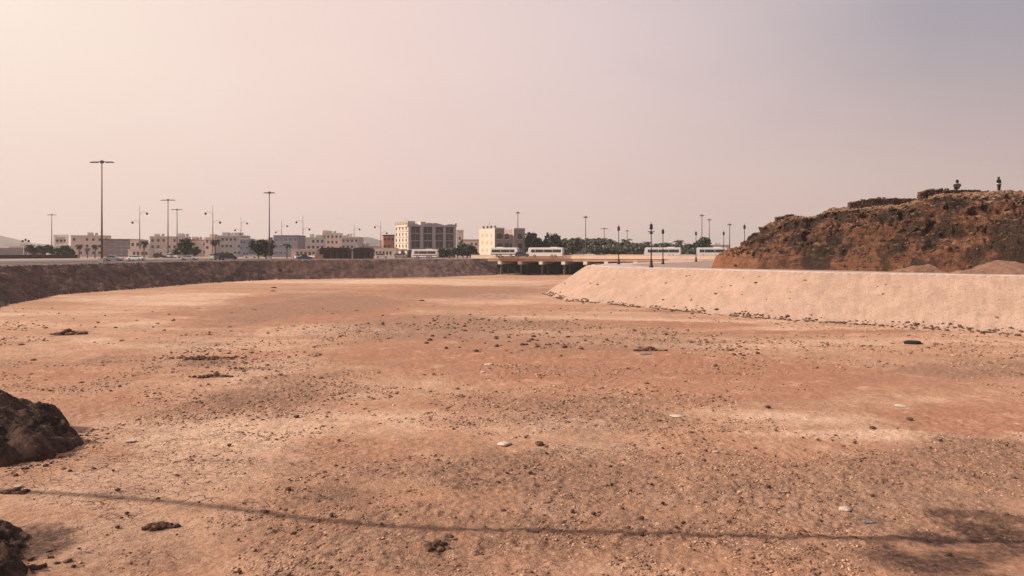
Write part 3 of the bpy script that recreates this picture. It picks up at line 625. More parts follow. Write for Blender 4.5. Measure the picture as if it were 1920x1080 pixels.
# ------------------------------------------------------------------ people on the hill
m_robe = mat('black_cloth', (0.02, .018, .02)); m_skin = mat('skin', (0.32, .18, .12)); m_lightc = mat('pale_cloth', (0.62, .58, .56)); m_dcl = mat('dark_cloth', (0.035, .032, .04))
def skin_mesh(name, verts, edges, radii, m, parent, lvl=1):
    me = bpy.data.meshes.new(name); me.from_pydata(verts, edges, []); o = link(name, me, parent); me.materials.append(m)
    md = o.modifiers.new('skin', 'SKIN'); md.use_smooth_shade = True
    for i, r in enumerate(radii):
        q = me.skin_vertices[0].data[i]; q.radius = r if isinstance(r, tuple) else (r, r); q.use_root = (i == 0)
    sb = o.modifiers.new('sub', 'SUBSURF'); sb.levels = lvl; sb.render_levels = lvl; return o
def person(px, py_, D, rz, label, sit=False):
    D, z = ridge_at(px); x = at(px, D)
    D -= .8 if sit else 0; x = at(px, D); t = thing('person', label, 'person', (x, D, z + (.25 if sit else -.05)), rz); t.scale = (1.12,) * 3
    if not sit:
        V = [(0, 0, .93), (0, 0, 1.12), (0, 0, 1.35), (0, .01, 1.48), (0, .02, 1.55), (0, .01, 1.66), (0, 0, 1.73),
             (.19, 0, 1.40), (.25, .03, 1.12), (.17, -.16, .98), (.09, -.24, 1.02), (-.19, 0, 1.40), (-.25, .03, 1.12), (-.17, -.16, .98), (-.09, -.24, 1.02),
             (.10, 0, .86), (.11, -.02, .48), (.11, .02, .09), (.12, -.14, .04), (-.10, 0, .86), (-.11, -.02, .48), (-.12, .02, .09), (-.13, -.14, .04), (0, -.10, 1.62)]
        E = [(0, 1), (1, 2), (2, 3), (3, 4), (4, 5), (5, 6), (2, 7), (7, 8), (8, 9), (9, 10), (2, 11), (11, 12), (12, 13), (13, 14), (0, 15), (15, 16), (16, 17), (17, 18), (0, 19), (19, 20), (20, 21), (21, 22), (5, 23)]
        R = [.15, .14, .17, .07, .07, .105, .07, .075, .05, .038, .04, .075, .05, .038, .04, .09, .065, .045, .04, .09, .065, .045, .04, .02]
        skin_mesh('body', V, E, R, m_skin, t)
        skin_mesh('jacket', [(0, 0, 1.0), (0, 0, 1.18), (0, .01, 1.36), (0, .02, 1.47), (.20, .01, 1.39), (.27, .03, 1.13), (.18, -.15, 1.0), (-.20, .01, 1.39), (-.27, .03, 1.13), (-.18, -.15, 1.0)],
                  [(0, 1), (1, 2), (2, 3), (2, 4), (4, 5), (5, 6), (2, 7), (7, 8), (8, 9)], [.19, .20, .21, .10, .11, .08, .06, .11, .08, .06], m_robe, t)
        MB().lathe([(.20, .88), (.215, .90), (.21, 1.02), (.19, 1.03)], n=14).build('shirt_hem', m_lightc, t, True)
        skin_mesh('trousers', [(0, 0, .88), (.11, 0, .78), (.12, -.02, .46), (.12, .02, .12), (-.11, 0, .78), (-.12, -.02, .46), (-.13, .02, .12)], [(0, 1), (1, 2), (2, 3), (0, 4), (4, 5), (5, 6)], [.17, .13, .10, .075, .13, .10, .075], m_dcl, t)
        MB().lathe([(.05, 1.50), (.12, 1.53), (.135, 1.64), (.12, 1.74), (.05, 1.79)], c=(0, .03), n=14).build('head_scarf', m_robe, t, True)
    else:
        V = [(0, 0, .18), (0, .02, .42), (0, -.04, .66), (0, -.07, .76), (0, -.09, .84), (0, -.10, .93), (0, -.1, 1.0), (.19, -.05, .62), (.24, -.2, .42), (.12, -.38, .42), (-.19, -.05, .62), (-.24, -.2, .42), (-.12, -.38, .42),
             (.13, -.25, .30), (.14, -.5, .46), (.13, -.55, .1), (-.13, -.25, .30), (-.14, -.5, .46), (-.13, -.55, .1)]
        E = [(0, 1), (1, 2), (2, 3), (3, 4), (4, 5), (5, 6), (2, 7), (7, 8), (8, 9), (2, 10), (10, 11), (11, 12), (0, 13), (13, 14), (14, 15), (0, 16), (16, 17), (17, 18)]
        skin_mesh('body', V, E, [.17, .15, .16, .07, .07, .105, .07, .07, .05, .04, .07, .05, .04, .09, .07, .05, .09, .07, .05], m_skin, t)
        skin_mesh('robe', [(0, 0, .22), (0, .02, .42), (0, -.04, .64), (.22, -.06, .60), (.27, -.22, .42), (-.22, -.06, .60), (-.27, -.22, .42), (.15, -.3, .32), (.16, -.52, .42), (.15, -.56, .16), (-.15, -.3, .32), (-.16, -.52, .42), (-.15, -.56, .16)],
                  [(0, 1), (1, 2), (2, 3), (3, 4), (2, 5), (5, 6), (0, 7), (7, 8), (8, 9), (0, 10), (10, 11), (11, 12)], [.25, .22, .21, .11, .09, .11, .09, .14, .11, .09, .14, .11, .09], m_robe, t)
        MB().lathe([(.06, .76), (.13, .80), (.14, .92), (.12, 1.02), (.05, 1.07)], c=(0, -.08), n=14).build('head_scarf', m_robe, t, True)
    return t
person(1873, 361, 96, .3, 'standing person in a black jacket with a pale band at the waist, on the hilltop')
person(1795, 366, 97, -.6, 'person in black sitting at the low stone wall on the hilltop', True).scale = (1.5, 1.4, 1.5)

# ruined dry-stone walls on the hill
m_stonew = rockmat('dark_wall_stone', (0.05, .032, .026), (0.17, .095, .065), 4)
def ruin(pts_, pyb, label, seed, dD=0.0):
    r = np.random.default_rng(seed); px0, px1 = pts_[0][0], pts_[-1][0]; D = float(np.median([ridge_at(q)[0] for q in np.linspace(px0, px1, 7)])) + dD
    x0, x1 = at(px0, D), at(px1, D); n = int((x1 - x0) / .27); X_ = []; Y_ = []; Z_ = []; S_ = []; zb = CZ + (HY - pyb) / F * D
    for k in range(n):
        pxk = px0 + (px1 - px0) * (k + .5) / n; zt = CZ + (HY - np.interp(pxk, [p[0] for p in pts_], [p[1] for p in pts_])) / F * D + r.uniform(-.08, .08)
        zg = min(zb, hill_z(at(pxk, D), D)) - .3; lay = 0
        while zg + lay * .2 < zt - .12:
            for dy in (0, .3, .6): X_.append(at(pxk, D) - x0 + r.uniform(-.05, .05)); Y_.append(dy + r.uniform(-.06, .06)); Z_.append(zg + lay * .2); S_.append(r.uniform(.15, .23))
            lay += 1
    o = link('ruined_stone_wall', scatter('ruined_stone_wall', np.array(X_), np.array(Y_), np.array(Z_), np.array(S_), m_stonew, flat=.75, sink=.5, seed=seed)); o.location = (x0, D, 0); return tag(o, label, 'stone wall')
ruin([(1592, 377), (1605, 376), (1640, 370), (1690, 370), (1738, 374)], 389, 'low ruined dry-stone wall along the left brow of the hill', 3)
ruin([(1724, 360), (1742, 353), (1790, 354), (1830, 354), (1862, 359)], 364, 'dark ruined stone wall across the hilltop beside the sitting person', 4)
ruin([(1455, 407), (1478, 400), (1500, 403)], 409, 'short dark heap of wall stones on the left shoulder of the hill', 5)

# ------------------------------------------------------------------ bridge
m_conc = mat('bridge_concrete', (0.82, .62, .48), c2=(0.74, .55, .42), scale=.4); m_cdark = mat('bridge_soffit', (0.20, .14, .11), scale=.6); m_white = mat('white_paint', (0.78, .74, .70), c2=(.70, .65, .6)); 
m_beam = mat('beam_concrete', (0.50, .34, .25), scale=.6); m_col = mat('column_concrete', (0.12, .085, .07), scale=.6); m_shade = mat('shade_black', (0.008, .007, .007))
BA = Vector((at(884, 274), 274, 0)); BB = Vector((at(1345, 250), 250, 0)); bl = (BB - BA).length; ba = math.atan2(BB.y - BA.y, BB.x - BA.x)
br = thing('road_bridge', 'long low concrete road bridge with a pale parapet across the riverbed', 'bridge', (BA.x, BA.y, 0), ba)
BL = bl + 60
MB().box(6, BL, 0, 52, 5.0, 5.9).build('deck', m_asph2, br)  # deck made extra deep to keep the openings below dark
MB().box(6, BL, -.25, -.003, 4.55, 5.44).build('edge_beam', m_beam, br)
MB().box(0, BL, -.40, -.003, 5.45, 6.62).box(0, BL, -.46, .05, 6.62, 6.74).build('parapet', m_conc, br)
MB().box(0, BL, 51.8, 52.1, 5.9, 6.7).build('parapet', m_conc, br)
MB().box(4, 70, 16, 17, -1.0, 4.99).build('added_back_wall', m_shade, br)  # added wall, painted near black in place of the shade under the deck
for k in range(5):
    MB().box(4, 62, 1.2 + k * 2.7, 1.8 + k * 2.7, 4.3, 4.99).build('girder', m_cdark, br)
caps = [938, 975.5, 1015, 1057, 1098, 1137, 1192]
for px in caps:
    # local x on the bridge line for this picture column
    k = (px - 960) / F; lx = (k * BA.y - BA.x) / (math.cos(ba) - k * math.sin(ba))
    MB().box(lx - .6, lx + .6, -.95, 15.8, 3.55, 4.54).build('pier_cap', m_white, br)
    for q in range(2):
        yb = 1.2 + q * 8; wx = BA.x + math.cos(ba) * lx - math.sin(ba) * yb; wy = BA.y + math.sin(ba) * lx + math.cos(ba) * yb; hb = H(wx, wy)
        if hb < 3.4: MB().lathe([(.42, hb - .4), (.42, 3.54)], c=(lx, yb), n=12).build('column', m_col, br)
# promenade wall line under the bridge road on the right
strip('kerb', [(46, 236), (75, 222)], 0, .5, 5.0, 5.6, m_kerb, kind='structure')

# ------------------------------------------------------------------ vehicles
m_glass = mat('dark_glass', (0.02, .022, .026), rough=.1, spec=.8); m_tyre = mat('tyre_rubber', (0.02, .02, .02)); m_rim = mat('wheel_rim', (0.4, .4, .4), rough=.4); m_lampw = mat('headlight_glass', (0.75, .75, .72), rough=.2, spec=.8); m_red = mat('tail_light', (0.35, .02, .02), rough=.3)
paints = dict(white=mat('white_car_paint', (0.75, .73, .71), rough=.3, spec=.6), silver=mat('silver_car_paint', (0.42, .42, .43), rough=.3, spec=.6), dark=mat('dark_car_paint', (0.03, .035, .05), rough=.3, spec=.6), blue=mat('blue_car_paint', (0.04, .09, .2), rough=.3, spec=.6),
              green=mat('pale_green_paint', (0.45, .52, .47), rough=.4), red=mat('red_car_paint', (0.25, .04, .03), rough=.3), brown=mat('brown_car_paint', (0.12, .06, .05), rough=.4))
def wheel(parent, x, y, r=.33, w_=.22):
    s = 1 if y > 0 else -1
    b = MB().tube([(x, y - w_ / 2, r), (x, y + w_ / 2, r)], r, 16).build('wheel', m_tyre, parent); MB().tube([(x, y + s * .09, r), (x, y + s * (w_ / 2 + .01), r)], r * .6, 12).build('rim', m_rim, b)
def car(px, D, rz, paint, label, kind='sedan', group=None, zb=None):
    x = at(px, D); z = (H(x, D) if zb is None else zb) + .06; t = thing('parked_car', label, 'car', (x, D, z), rz, group); p = paints[paint]; L2 = 2.25; W = .88
    if kind == 'sedan': body = [(-L2, .28), (L2, .28), (L2, .62), (L2 - .12, .78), (1.05, .92), (-1.4, .95), (-L2 + .1, .9), (-L2, .6)]; gh = [(1.05, .92), (.35, 1.38), (-.85, 1.42), (-1.6, .97)]
    elif kind == 'suv': body = [(-L2, .35), (L2, .35), (L2, .85), (L2 - .1, 1.0), (1.15, 1.1), (-L2, 1.12)]; gh = [(1.15, 1.1), (.65, 1.68), (-1.95, 1.72), (-L2 + .03, 1.12)]
    else: L2 = 2.5; body = [(-L2, .35), (L2, .35), (L2, .95), (L2 - .45, 1.2), (-L2, 1.2)]; gh = [(L2 - .45, 1.2), (1.4, 1.95), (-L2 + .1, 2.0), (-L2, 1.2)]
    MB().prism(body, -W, W).build('body', p, t, bevel=.06)
    MB().prism(gh, -W * .86, W * .86).build('window_band', m_glass, t, bevel=.03)
    g0, g1, g2, g3 = gh
    MB().prism([(g1[0] + .04, g1[1] - .05), (g1[0], g1[1] + .03), (g2[0], g2[1] + .03), (g2[0] - .05, g2[1] - .05)], -W * .88, W * .88).build('roof', p, t)
    for fx in ((g1[0] + g2[0]) / 2, g2[0] + .1):
        MB().box(fx - .05, fx + .05, -W * .875, W * .875, g0[1], g1[1]).build('pillar', p, t)
    for a in (-L2 + .8, L2 - .8):
        for b in (-W + .08, W - .08): wheel(t, a, b)
    for b in (-.62, .62): MB().box(L2 - .08, L2 + .02, b - .18, b + .18, .6, .76).build('headlight', m_lampw, t); MB().box(-L2 - .02, -L2 + .08, b - .16, b + .16, .66, .84).build('tail_light', m_red, t)
    return t
def bus(px0, px1, D, paint, label, face=1, zb=5.9, hgt_=3.3, rzo=0.0, stripe=None):
    xc = at((px0 + px1) / 2, D); Ln = (px1 - px0) / F * D; t = thing('coach_bus', label, 'bus', (xc, D, zb), ba + rzo + (0 if face > 0 else math.pi), 'white coaches on and beside the bridge'); a = Ln / 2; W = 1.25; p = paints[paint]
    MB().prism([(-a, .4), (a, .4), (a, 1.4), (a - .25, hgt_ - .25), (a - .6, hgt_), (-a + .15, hgt_), (-a, hgt_ - .2)], -W, W).build('body', p, t, bevel=.08)
    MB().box(-a + .5, a - 1.2, -W - .015, W + .015, 1.65, 2.65).build('side_windows', m_glass, t)
    MB().prism([(a - .12, 1.35), (a + .02, 1.35), (a - .21, hgt_ - .3), (a - .35, hgt_ - .3)], -W * .93, W * .93).build('windscreen', m_glass, t)
    n = max(3, int(Ln / 1.7))
    for i in range(1, n):
        xx = -a + .5 + (Ln - 1.7) * i / n; MB().box(xx - .05, xx + .05, -W - .03, W + .03, 1.63, 2.67).build('window_post', m_glass if i % 2 else p, t)
    if stripe: MB().box(-a + .2, a - .8, -W - .02, W + .02, .95, 1.25).build('stripe', paints[stripe], t)
    MB().box(-a + 2, -a + 4.2, -.7, .7, hgt_, hgt_ + .18).build('roof_unit', p, t)
    for xx in (-a + 2.4, -a + 3.6, a - 2.4):
        for y in (-W + .12, W - .12): wheel(t, xx, y, .5, .26)
    for b in (-.9, .9): MB().box(a - .04, a + .03, b - .2, b + .2, .7, .9).build('headlight', m_lampw, t)
    return t
bus(920, 974, 268, 'white', 'white coach at the left end of the bridge in front of the cream building', 1, stripe='brown')
bus(990, 1057, 266, 'white', 'white coach on the bridge in front of the dark green trees', -1, stripe=None)
bus(1209, 1276, 262, 'white', 'white coach on the bridge between the black lamp posts', -1)
bus(1306, 1362, 264, 'white', 'white coach partly hidden by the tip of the rocky hill', -1)
bus(772, 822, 292, 'white', 'white coach parked in front of the large grey hotel', -1, zb=ZL + .02, rzo=.1, stripe='red')
car(979, 262, ba + .2, 'dark', 'dark off-road car between two white coaches on the bridge', 'suv', zb=5.95)
car(1063, 266, ba + 3.1, 'dark', 'small dark car behind the right coach in front of the trees', 'sedan', zb=5.9)
car(355, 222, .1, 'white', 'white saloon car, nearest on the road along the bank', 'sedan')
car(408, 236, 1.2, 'green', 'pale green van beside the dark van on the road', 'van')
car(428, 234, .15, 'dark', 'dark blue van on the road along the bank', 'van')
car(566, 262, .5, 'white', 'white car parked behind the small blue car', 'suv')
car(571, 240, .4, 'blue', 'low dark blue car, front one beside the dark tents', 'sedan')
car(213, 205, .05, 'silver', 'silver car on the road right of the tallest lamp mast', 'sedan')
car(255, 214, -.2, 'white', 'white car on the road below the double arm lamp', 'sedan')
car(322, 300, 1.4, 'white', 'white car parked at the left of a pair before the beige building', 'suv', 'cars parked in the lot by the beige building')
car(336, 300, 1.4, 'white', 'white car parked at the right of a pair before the beige building', 'suv', 'cars parked in the lot by the beige building')
car(300, 296, .2, 'brown', 'brown car parked before the beige building', 'suv', 'cars parked in the lot by the beige building')
car(470, 300, .1, 'white', 'white car parked left of the round dark trees', 'sedan')
car(590, 300, 2.8, 'white', 'white car parked left of the dark tents', 'sedan')
car(716, 300, .1, 'white', 'white car parked before the cream shop row', 'suv')
car(750, 296, .1, 'silver', 'silver car parked before the pink shops of the hotel', 'suv')
car(893, 282, .1, 'blue', 'blue car at the left end of the bridge below the trees', 'suv')
car(906, 280, .1, 'silver', 'silver car at the left end of the bridge beside the blue car', 'sedan')
for i, px in enumerate((1088, 1106, 1124, 1290)): car(px, 284, ba, ['silver', 'white', 'dark', 'silver'][i], ['silver car on the bridge left of the first black lamp post', 'white car on the bridge between the trees and a black lamp post', 'dark car on the bridge next to the black lamp post', 'silver car on the bridge between the two right coaches'][i], 'sedan', zb=5.9)

# ------------------------------------------------------------------ lamps
m_mast = mat('mast_steel', (0.16, .12, .11), rough=.6); m_iron = mat('black_iron', (0.02, .017, .017), rough=.5); m_plinth = mat('pale_plinth', (0.62, .54, .48)); m_globe = mat('lamp_glass', (0.55, .5, .45), rough=.3)
def mast(px, pyt, D, label, arm=2.4, base_z=None, dark=True):
    x = at(px, D); z = H(x, D) if base_z is None else base_z; h = CZ + (HY - pyt) / F * D - z; r = .13 + D * .00022
    t = thing('lamp_mast', label, 'lamp mast', (x, D, z), 0)
    MB().box(-.6, .6, -.6, .6, -.1, .9).build('plinth', m_plinth, t)
    MB().lathe([(r * 1.5, .85), (r, h * .5), (r * .7, h)], n=10).build('pole', m_mast, t, True)
    if arm > 0:
        MB().box(-arm, arm, -.07, .07, h - .28, h - .10).build('crossarm', m_mast, t)
        MB().lathe([(.2, h - .55), (.5, h - .4), (.5, h - .02), (.2, h + .18)], n=10).build('hub', m_mast, t)
        for s in (-1, 1):
            for q in (1.0, .55): MB().box(s * arm * q - .38, s * arm * q + .38, -.25, .25, h - .42, h - .2).build('lamp_head', m_mast, t)
    else:
        MB().lathe([(.25, h - .5), (.55, h - .35), (.55, h), (.2, h + .2)], n=10).build('hub', m_mast, t)
        for k in range(4): MB().box(math.cos(k * 1.57) * .7 - .25, math.cos(k * 1.57) * .7 + .25, math.sin(k * 1.57) * .7 - .25, math.sin(k * 1.57) * .7 + .25, h - .45, h - .2).build('lamp_head', m_mast, t)
    return t
mast(191, 302, 186, 'tallest lamp mast, nearest on the left with a wide cross arm', 2.35)
mast(315, 374, 300, 'lamp mast with a cross arm before the beige building', 2.3)
mast(332, 392, 362, 'lower lamp mast just right of another before the beige building', 2.2)
mast(505, 360, 250, 'tall lamp mast by the round dark trees, left of the blue glass building', 1.4)
mast(97, 402, 420, 'far pale lamp mast beside the white billboard frame', 2.0)
mast(971, 398, 330, 'tall lamp mast rising from the right end of the cream building', 0)
mast(1098, 406, 300, 'tall plain lamp mast before the palm trees, left of the black lamp posts', 0)
mast(1133, 428, 420, 'far short lamp mast among the palm trees', 1.6)
mast(1316, 403, 330, 'tall lamp mast, left of a pair near the rocky hill', 0)
mast(1330, 411, 360, 'tall lamp mast, right of a pair near the rocky hill', 0)
mast(1176, 432, 420, 'thin far mast right of the leftmost black lamp post', 0)
mast(1368, 420, 330, 'mast top showing over the left tip of the hill', 0)
def armlamp(px, pyt, D, label, s=1, hi=28, lo=15):
    x = at(px, D); z = H(x, D); h = CZ + (HY - pyt) / F * D - z; t = thing('double_arm_lamp', label, 'street lamp', (x, D, z), 0, 'double arm lamps along the town road'); r = .15
    MB().lathe([(.4, -.1), (.4, .8), (.2, 1.0)], n=10).build('plinth', m_plinth, t)
    MB().lathe([(r * 1.5, .9), (r * 1.2, h * .5), (r * .5, h)], n=8).build('pole', m_mast, t, True)
    for sg, zz in ((s, h - 28 / 95 * h * .42), (-s, h - 28 / 95 * h)):
        e = 3.0 * sg; a = MB().tube([(0, 0, zz - 1.2), (e * .35, 0, zz - .2), (e * .75, 0, zz), (e, 0, zz - .3)], .06, 6).build('arm', m_mast, t)
        MB().lathe([(.1, zz - .3), (.5, zz - .6), (.5, zz - 1.0), (.15, zz - 1.25)], c=(e, 0), n=10).build('globe', m_iron, a, True)
for px, pyt, D, s, lab in [(262, 385, 330, 1, 'double arm lamp above the low red roofed building'), (399, 385, 330, -1, 'double arm lamp beside the palm before the grey building'), (452, 407, 400, 1, 'double arm lamp at the right end of the long grey building'),
                           (528, 413, 420, 1, 'double arm lamp above the blue glass building'), (568, 404, 370, -1, 'double arm lamp right of the blue glass building'), (664, 420, 440, 1, 'double arm lamp right of the far flat roofed block'), (714, 415, 400, -1, 'double arm lamp left of the orange and red building')]:
    armlamp(px, pyt, D, lab, s)
def postlamp(px, pyt, pyb, D, label, two=False, zb=None):
    x = at(px, D); z = CZ - (pyb - HY) / F * D if zb is None else zb; h = CZ + (HY - pyt) / F * D - z; t = thing('ornate_lamp_post', label, 'lamp post', (x, D, z), 0, 'black lamp posts along the promenade')
    MB().lathe([(.34, -.2), (.34, .3), (.22, .5), (.24, 1.0), (.12, 1.2)], n=12).build('pedestal', m_iron, t, True)
    MB().lathe([(.11, 1.15), (.10, h * .35), (.16, h * .36), (.09, h * .38), (.07, h - 1.3)], n=10).build('shaft', m_iron, t, True)
    def lant(cx, z0):
        l = MB().lathe([(.06, z0), (.26, z0 + .12), (.3, z0 + .2), (.22, z0 + .7), (.36, z0 + .72), (.12, z0 + .95), (.04, z0 + 1.0), (.03, z0 + 1.3)], c=(cx, 0), n=8).build('lantern', m_iron, t)
        MB().lathe([(.24, z0 + .22), (.19, z0 + .68)], c=(cx, 0), n=6).build('lantern_glass', m_globe, l)
    lant(0, h - 1.3)
    if two:
        MB().lathe([(.1, h - 2.0), (.33, h - 1.9), (.33, h - 1.75), (.1, h - 1.6)], n=10).build('collar', m_iron, t)
        MB().box(-.55, .55, -.04, .04, h - 1.62, h - 1.52).build('crossarm', m_iron, t)
    return t
postlamp(1160, 421, 497, 162, 'black ornate lamp post at the left, on the promenade edge')
postlamp(1221, 416, 502, 130, 'tallest and nearest black ornate lamp post with a wide lantern', True)
postlamp(1243, 427, 496, 163, 'black ornate lamp post just right of the tallest one')
postlamp(1305, 432, 491, 205, 'black ornate lamp post at the left tip of the rocky hill')
postlamp(1357, 432, 489, 215, 'black ornate lamp post rising over the left tip of the rocky hill')
postlamp(1396, 419, 489, 180, 'black lamp post top showing above the hill ridge')

# ------------------------------------------------------------------ trees
m_leaf = mat('dark_foliage', (0.04, .056, .03), c2=(0.022, .034, .02), scale=1.2); m_leaf2 = mat('dusty_foliage', (0.13, .125, .09), c2=(0.075, .08, .06), scale=1.2); m_frond = mat('palm_frond', (0.075, .08, .055), c2=(0.045, .05, .038), scale=2); m_trunk = mat('tree_bark', (0.12, .08, .06), scale=3); m_far = mat('far_foliage', (0.08, .085, .065), scale=.8)
def crown(n, r, h, z0, seed, lf=.45):
    q = np.random.default_rng(seed); k = 9; cc = q.uniform(-1, 1, (k, 3)) * [.62, .62, .6]; cr = q.uniform(.35, .55, k); ci = q.integers(0, k, n)
    d = q.normal(size=(n, 3)); d /= np.linalg.norm(d, axis=1)[:, None]; P = cc[ci] + d * (cr[ci] * q.uniform(.55, 1.08, n))[:, None]
    P = P * [r, r, h / 2] + [0, 0, z0 + h / 2]
    u = q.normal(size=(n, 3)); u /= np.linalg.norm(u, axis=1)[:, None]; v = np.cross(u, q.normal(size=(n, 3))); v /= np.linalg.norm(v, axis=1)[:, None]; s = lf * q.uniform(.5, 1.3, n)[:, None]
    V = np.stack([P - u * s - v * s * .6, P + u * s - v * s * .5, P + u * s * .9 + v * s * .6, P - u * s * .8 + v * s * .5], 1).reshape(-1, 3); return V, np.arange(n * 4).reshape(-1, 4)
def treeparts(name, r, h, z0, seed, m, n=700, lf=.4):
    V, Fq = crown(n, r, h, z0, seed, lf); cm = mesh_np('crown', V, Fq, m); mb = MB().tube([(0, 0, -.3), (.1, 0, z0 * .6), (0, .1, z0 + h * .35)], [.28, .2, .1], 7)
    for a in range(4): mb.tube([(0, 0, z0 * .7), (math.cos(a * 1.6) * r * .5, math.sin(a * 1.6) * r * .5, z0 + h * .5)], [.12, .05], 5)
    tm = bpy.data.meshes.new('trunk'); tm.from_pydata(mb.v, [], mb.f); tm.materials.append(m_trunk); return cm, tm
def palmparts(seed, h=6.0, fl=2.6, n=26):
    q = random.Random(seed); mb = MB()
    for i in range(n):
        a = i * 2.4 + q.uniform(-.3, .3); up = q.uniform(-.35, 1.1); L_ = fl * q.uniform(.8, 1.1); px_, pz_ = 0, 0; pts = []
        ang = up
        for j in range(7):
            pts.append((px_, pz_)); px_ += math.cos(ang) * L_ / 6; pz_ += math.sin(ang) * L_ / 6; ang -= .34
        ca, sa = math.cos(a), math.sin(a)
        for j in range(6):
            wd = .42 * math.sin((j + 1.2) / 7.2 * math.pi) + .06
            for s in (-1, 1):
                (x0, z0), (x1, z1) = pts[j], pts[j + 1]
                mb.add([(x0 * ca, x0 * sa, h + z0), (x1 * ca, x1 * sa, h + z1), (x1 * ca - s * sa * wd, x1 * sa + s * ca * wd, h + z1 - wd * .55), (x0 * ca - s * sa * wd * .7, x0 * sa + s * ca * wd * .7, h + z0 - wd * .5)], [(0, 1, 2, 3)])
    cm = bpy.data.meshes.new('fronds'); cm.from_pydata(mb.v, [], mb.f); cm.materials.append(m_frond)
    tb = MB().tube([(0, 0, -.3), (.08, 0, h * .4), (0, 0, h + .1)], [.3, .22, .26], 8); tm = bpy.data.meshes.new('trunk'); tm.from_pydata(tb.v, [], tb.f); tm.materials.append(m_trunk); return cm, tm
T = [treeparts('t', 3.2, 5.2, 1.3, s, m_leaf) for s in range(3)] + [treeparts('t', 3.0, 4.6, 1.6, 10 + s, m_leaf2) for s in range(2)]
PM = [palmparts(s) for s in range(3)]
def plant(kind, px, pyt, D, label, cat='tree', group=None, src=None, wide=1.0, zb=None):
    cm, tm = src; x = at(px, D); z = (H(x, D) if zb is None else zb); top = CZ + (HY - pyt) / F * D - z; h0 = 7.2 if kind == 'palm_tree' else 6.2; s = top / h0
    t = thing(kind, label, cat, (x, D, z), random.uniform(0, 6.28), group); t.scale = (s * wide, s * wide, s); link('fronds' if kind == 'palm_tree' else 'crown', cm, t); link('trunk', tm, t); return t
for px, pyt, D, k, lab in [(270, 450, 300, 0, 'palm tree before the cream wall below a double arm lamp'), (403, 447, 300, 1, 'palm tree beside the pale green van'), (538, 455, 290, 2, 'palm tree before the blue glass building'), (148, 457, 300, 0, 'bushy palm, left of a pair before the beige building with a roof box'), (178, 458, 300, 1, 'bushy palm, right of a pair before the beige building with a roof box'), (164, 464, 296, 2, 'low bushy palm between two taller ones at the foot of the tallest mast')]:
    plant('palm_tree', px, pyt, D, lab, src=PM[k])
for px, pyt, D, k, wd, lab in [(348, 449, 285, 0, 1.05, 'large dark green tree behind the white car'), (365, 463, 280, 1, .9, 'low dark bush joined to the right of the large green tree'), (485, 449, 275, 2, 1.0, 'round dark tree, left of a pair by the tall lamp mast'), (499, 452, 275, 0, 1.0, 'round dark tree, right of a pair by the tall lamp mast'),
                               (62, 460, 330, 1, 1.2, 'dark tree left of the billboard frame'), (84, 459, 330, 2, 1.2, 'second dark tree left of the billboard frame'), (120, 461, 320, 0, 1.2, 'dark tree below the billboard frame'), (100, 463, 325, 1, 1.2, 'dark tree left of the one below the billboard frame'), (135, 466, 320, 2, 1.0, 'small dark tree right of the billboard frame'),
                               (830, 466, 286, 0, 1.0, 'dark tree right of the coach at the hotel'), (843, 467, 286, 1, 1.0, 'second dark tree right of the coach at the hotel'), (858, 464, 284, 2, 1.1, 'dark tree at the right corner of the hotel'), (876, 456, 300, 3, 1.2, 'olive green tree between the hotel and the cream building'), (884, 462, 284, 0, 1.2, 'dark tree at the left end of the bridge parapet'), (868, 466, 280, 1, 1.2, 'low dark tree at the left end of the bridge'),
                               (997, 438, 330, 0, 1.0, 'tall dark green tree beside the right end of the cream building'), (1012, 447, 330, 1, 1.1, 'dark green tree behind the coach, second from the cream building'), (1032, 437, 340, 2, .9, 'pointed tall dark tree rising behind the coach'), (1022, 450, 330, 3, 1.2, 'lower tree left of the pointed tall tree'), (1047, 449, 330, 0, 1.1, 'dark tree right of the pointed tall tree'),
                               (1317, 446, 320, 1, .9, 'dark round tree right of the coach, below a tall mast')]:
    plant('leafy_tree', px, pyt, D, lab, src=T[k], wide=wd)
for i in range(46):
    px = 1054 + i * 5.9 + random.uniform(-3, 3); pyt = np.interp(px, [1050, 1080, 1120, 1170, 1200, 1260, 1330], [449, 446, 447, 450, 455, 454, 458]) + random.uniform(-4.5, 5.5)
    if 1268 < px < 1276: pyt = 448
    plant('palm_tree', px, pyt, 340 + random.uniform(-22, 22), 'dusty palm in the long row of palms behind the bridge', group='row of palms behind the bridge', src=PM[i % 3], wide=1.1)
for i in range(26):
    px = 1054 + i * 10.6 + random.uniform(-3, 3); pyt = np.interp(px, [1050, 1120, 1170, 1330], [463, 462, 463, 467]) + random.uniform(-2, 2)
    plant('leafy_tree', px, pyt, 325 + random.uniform(-10, 10), 'low dusty shrub tree filling the gaps below the row of palms', group='shrubs below the row of palms', src=T[3 + i % 2], wide=1.5)

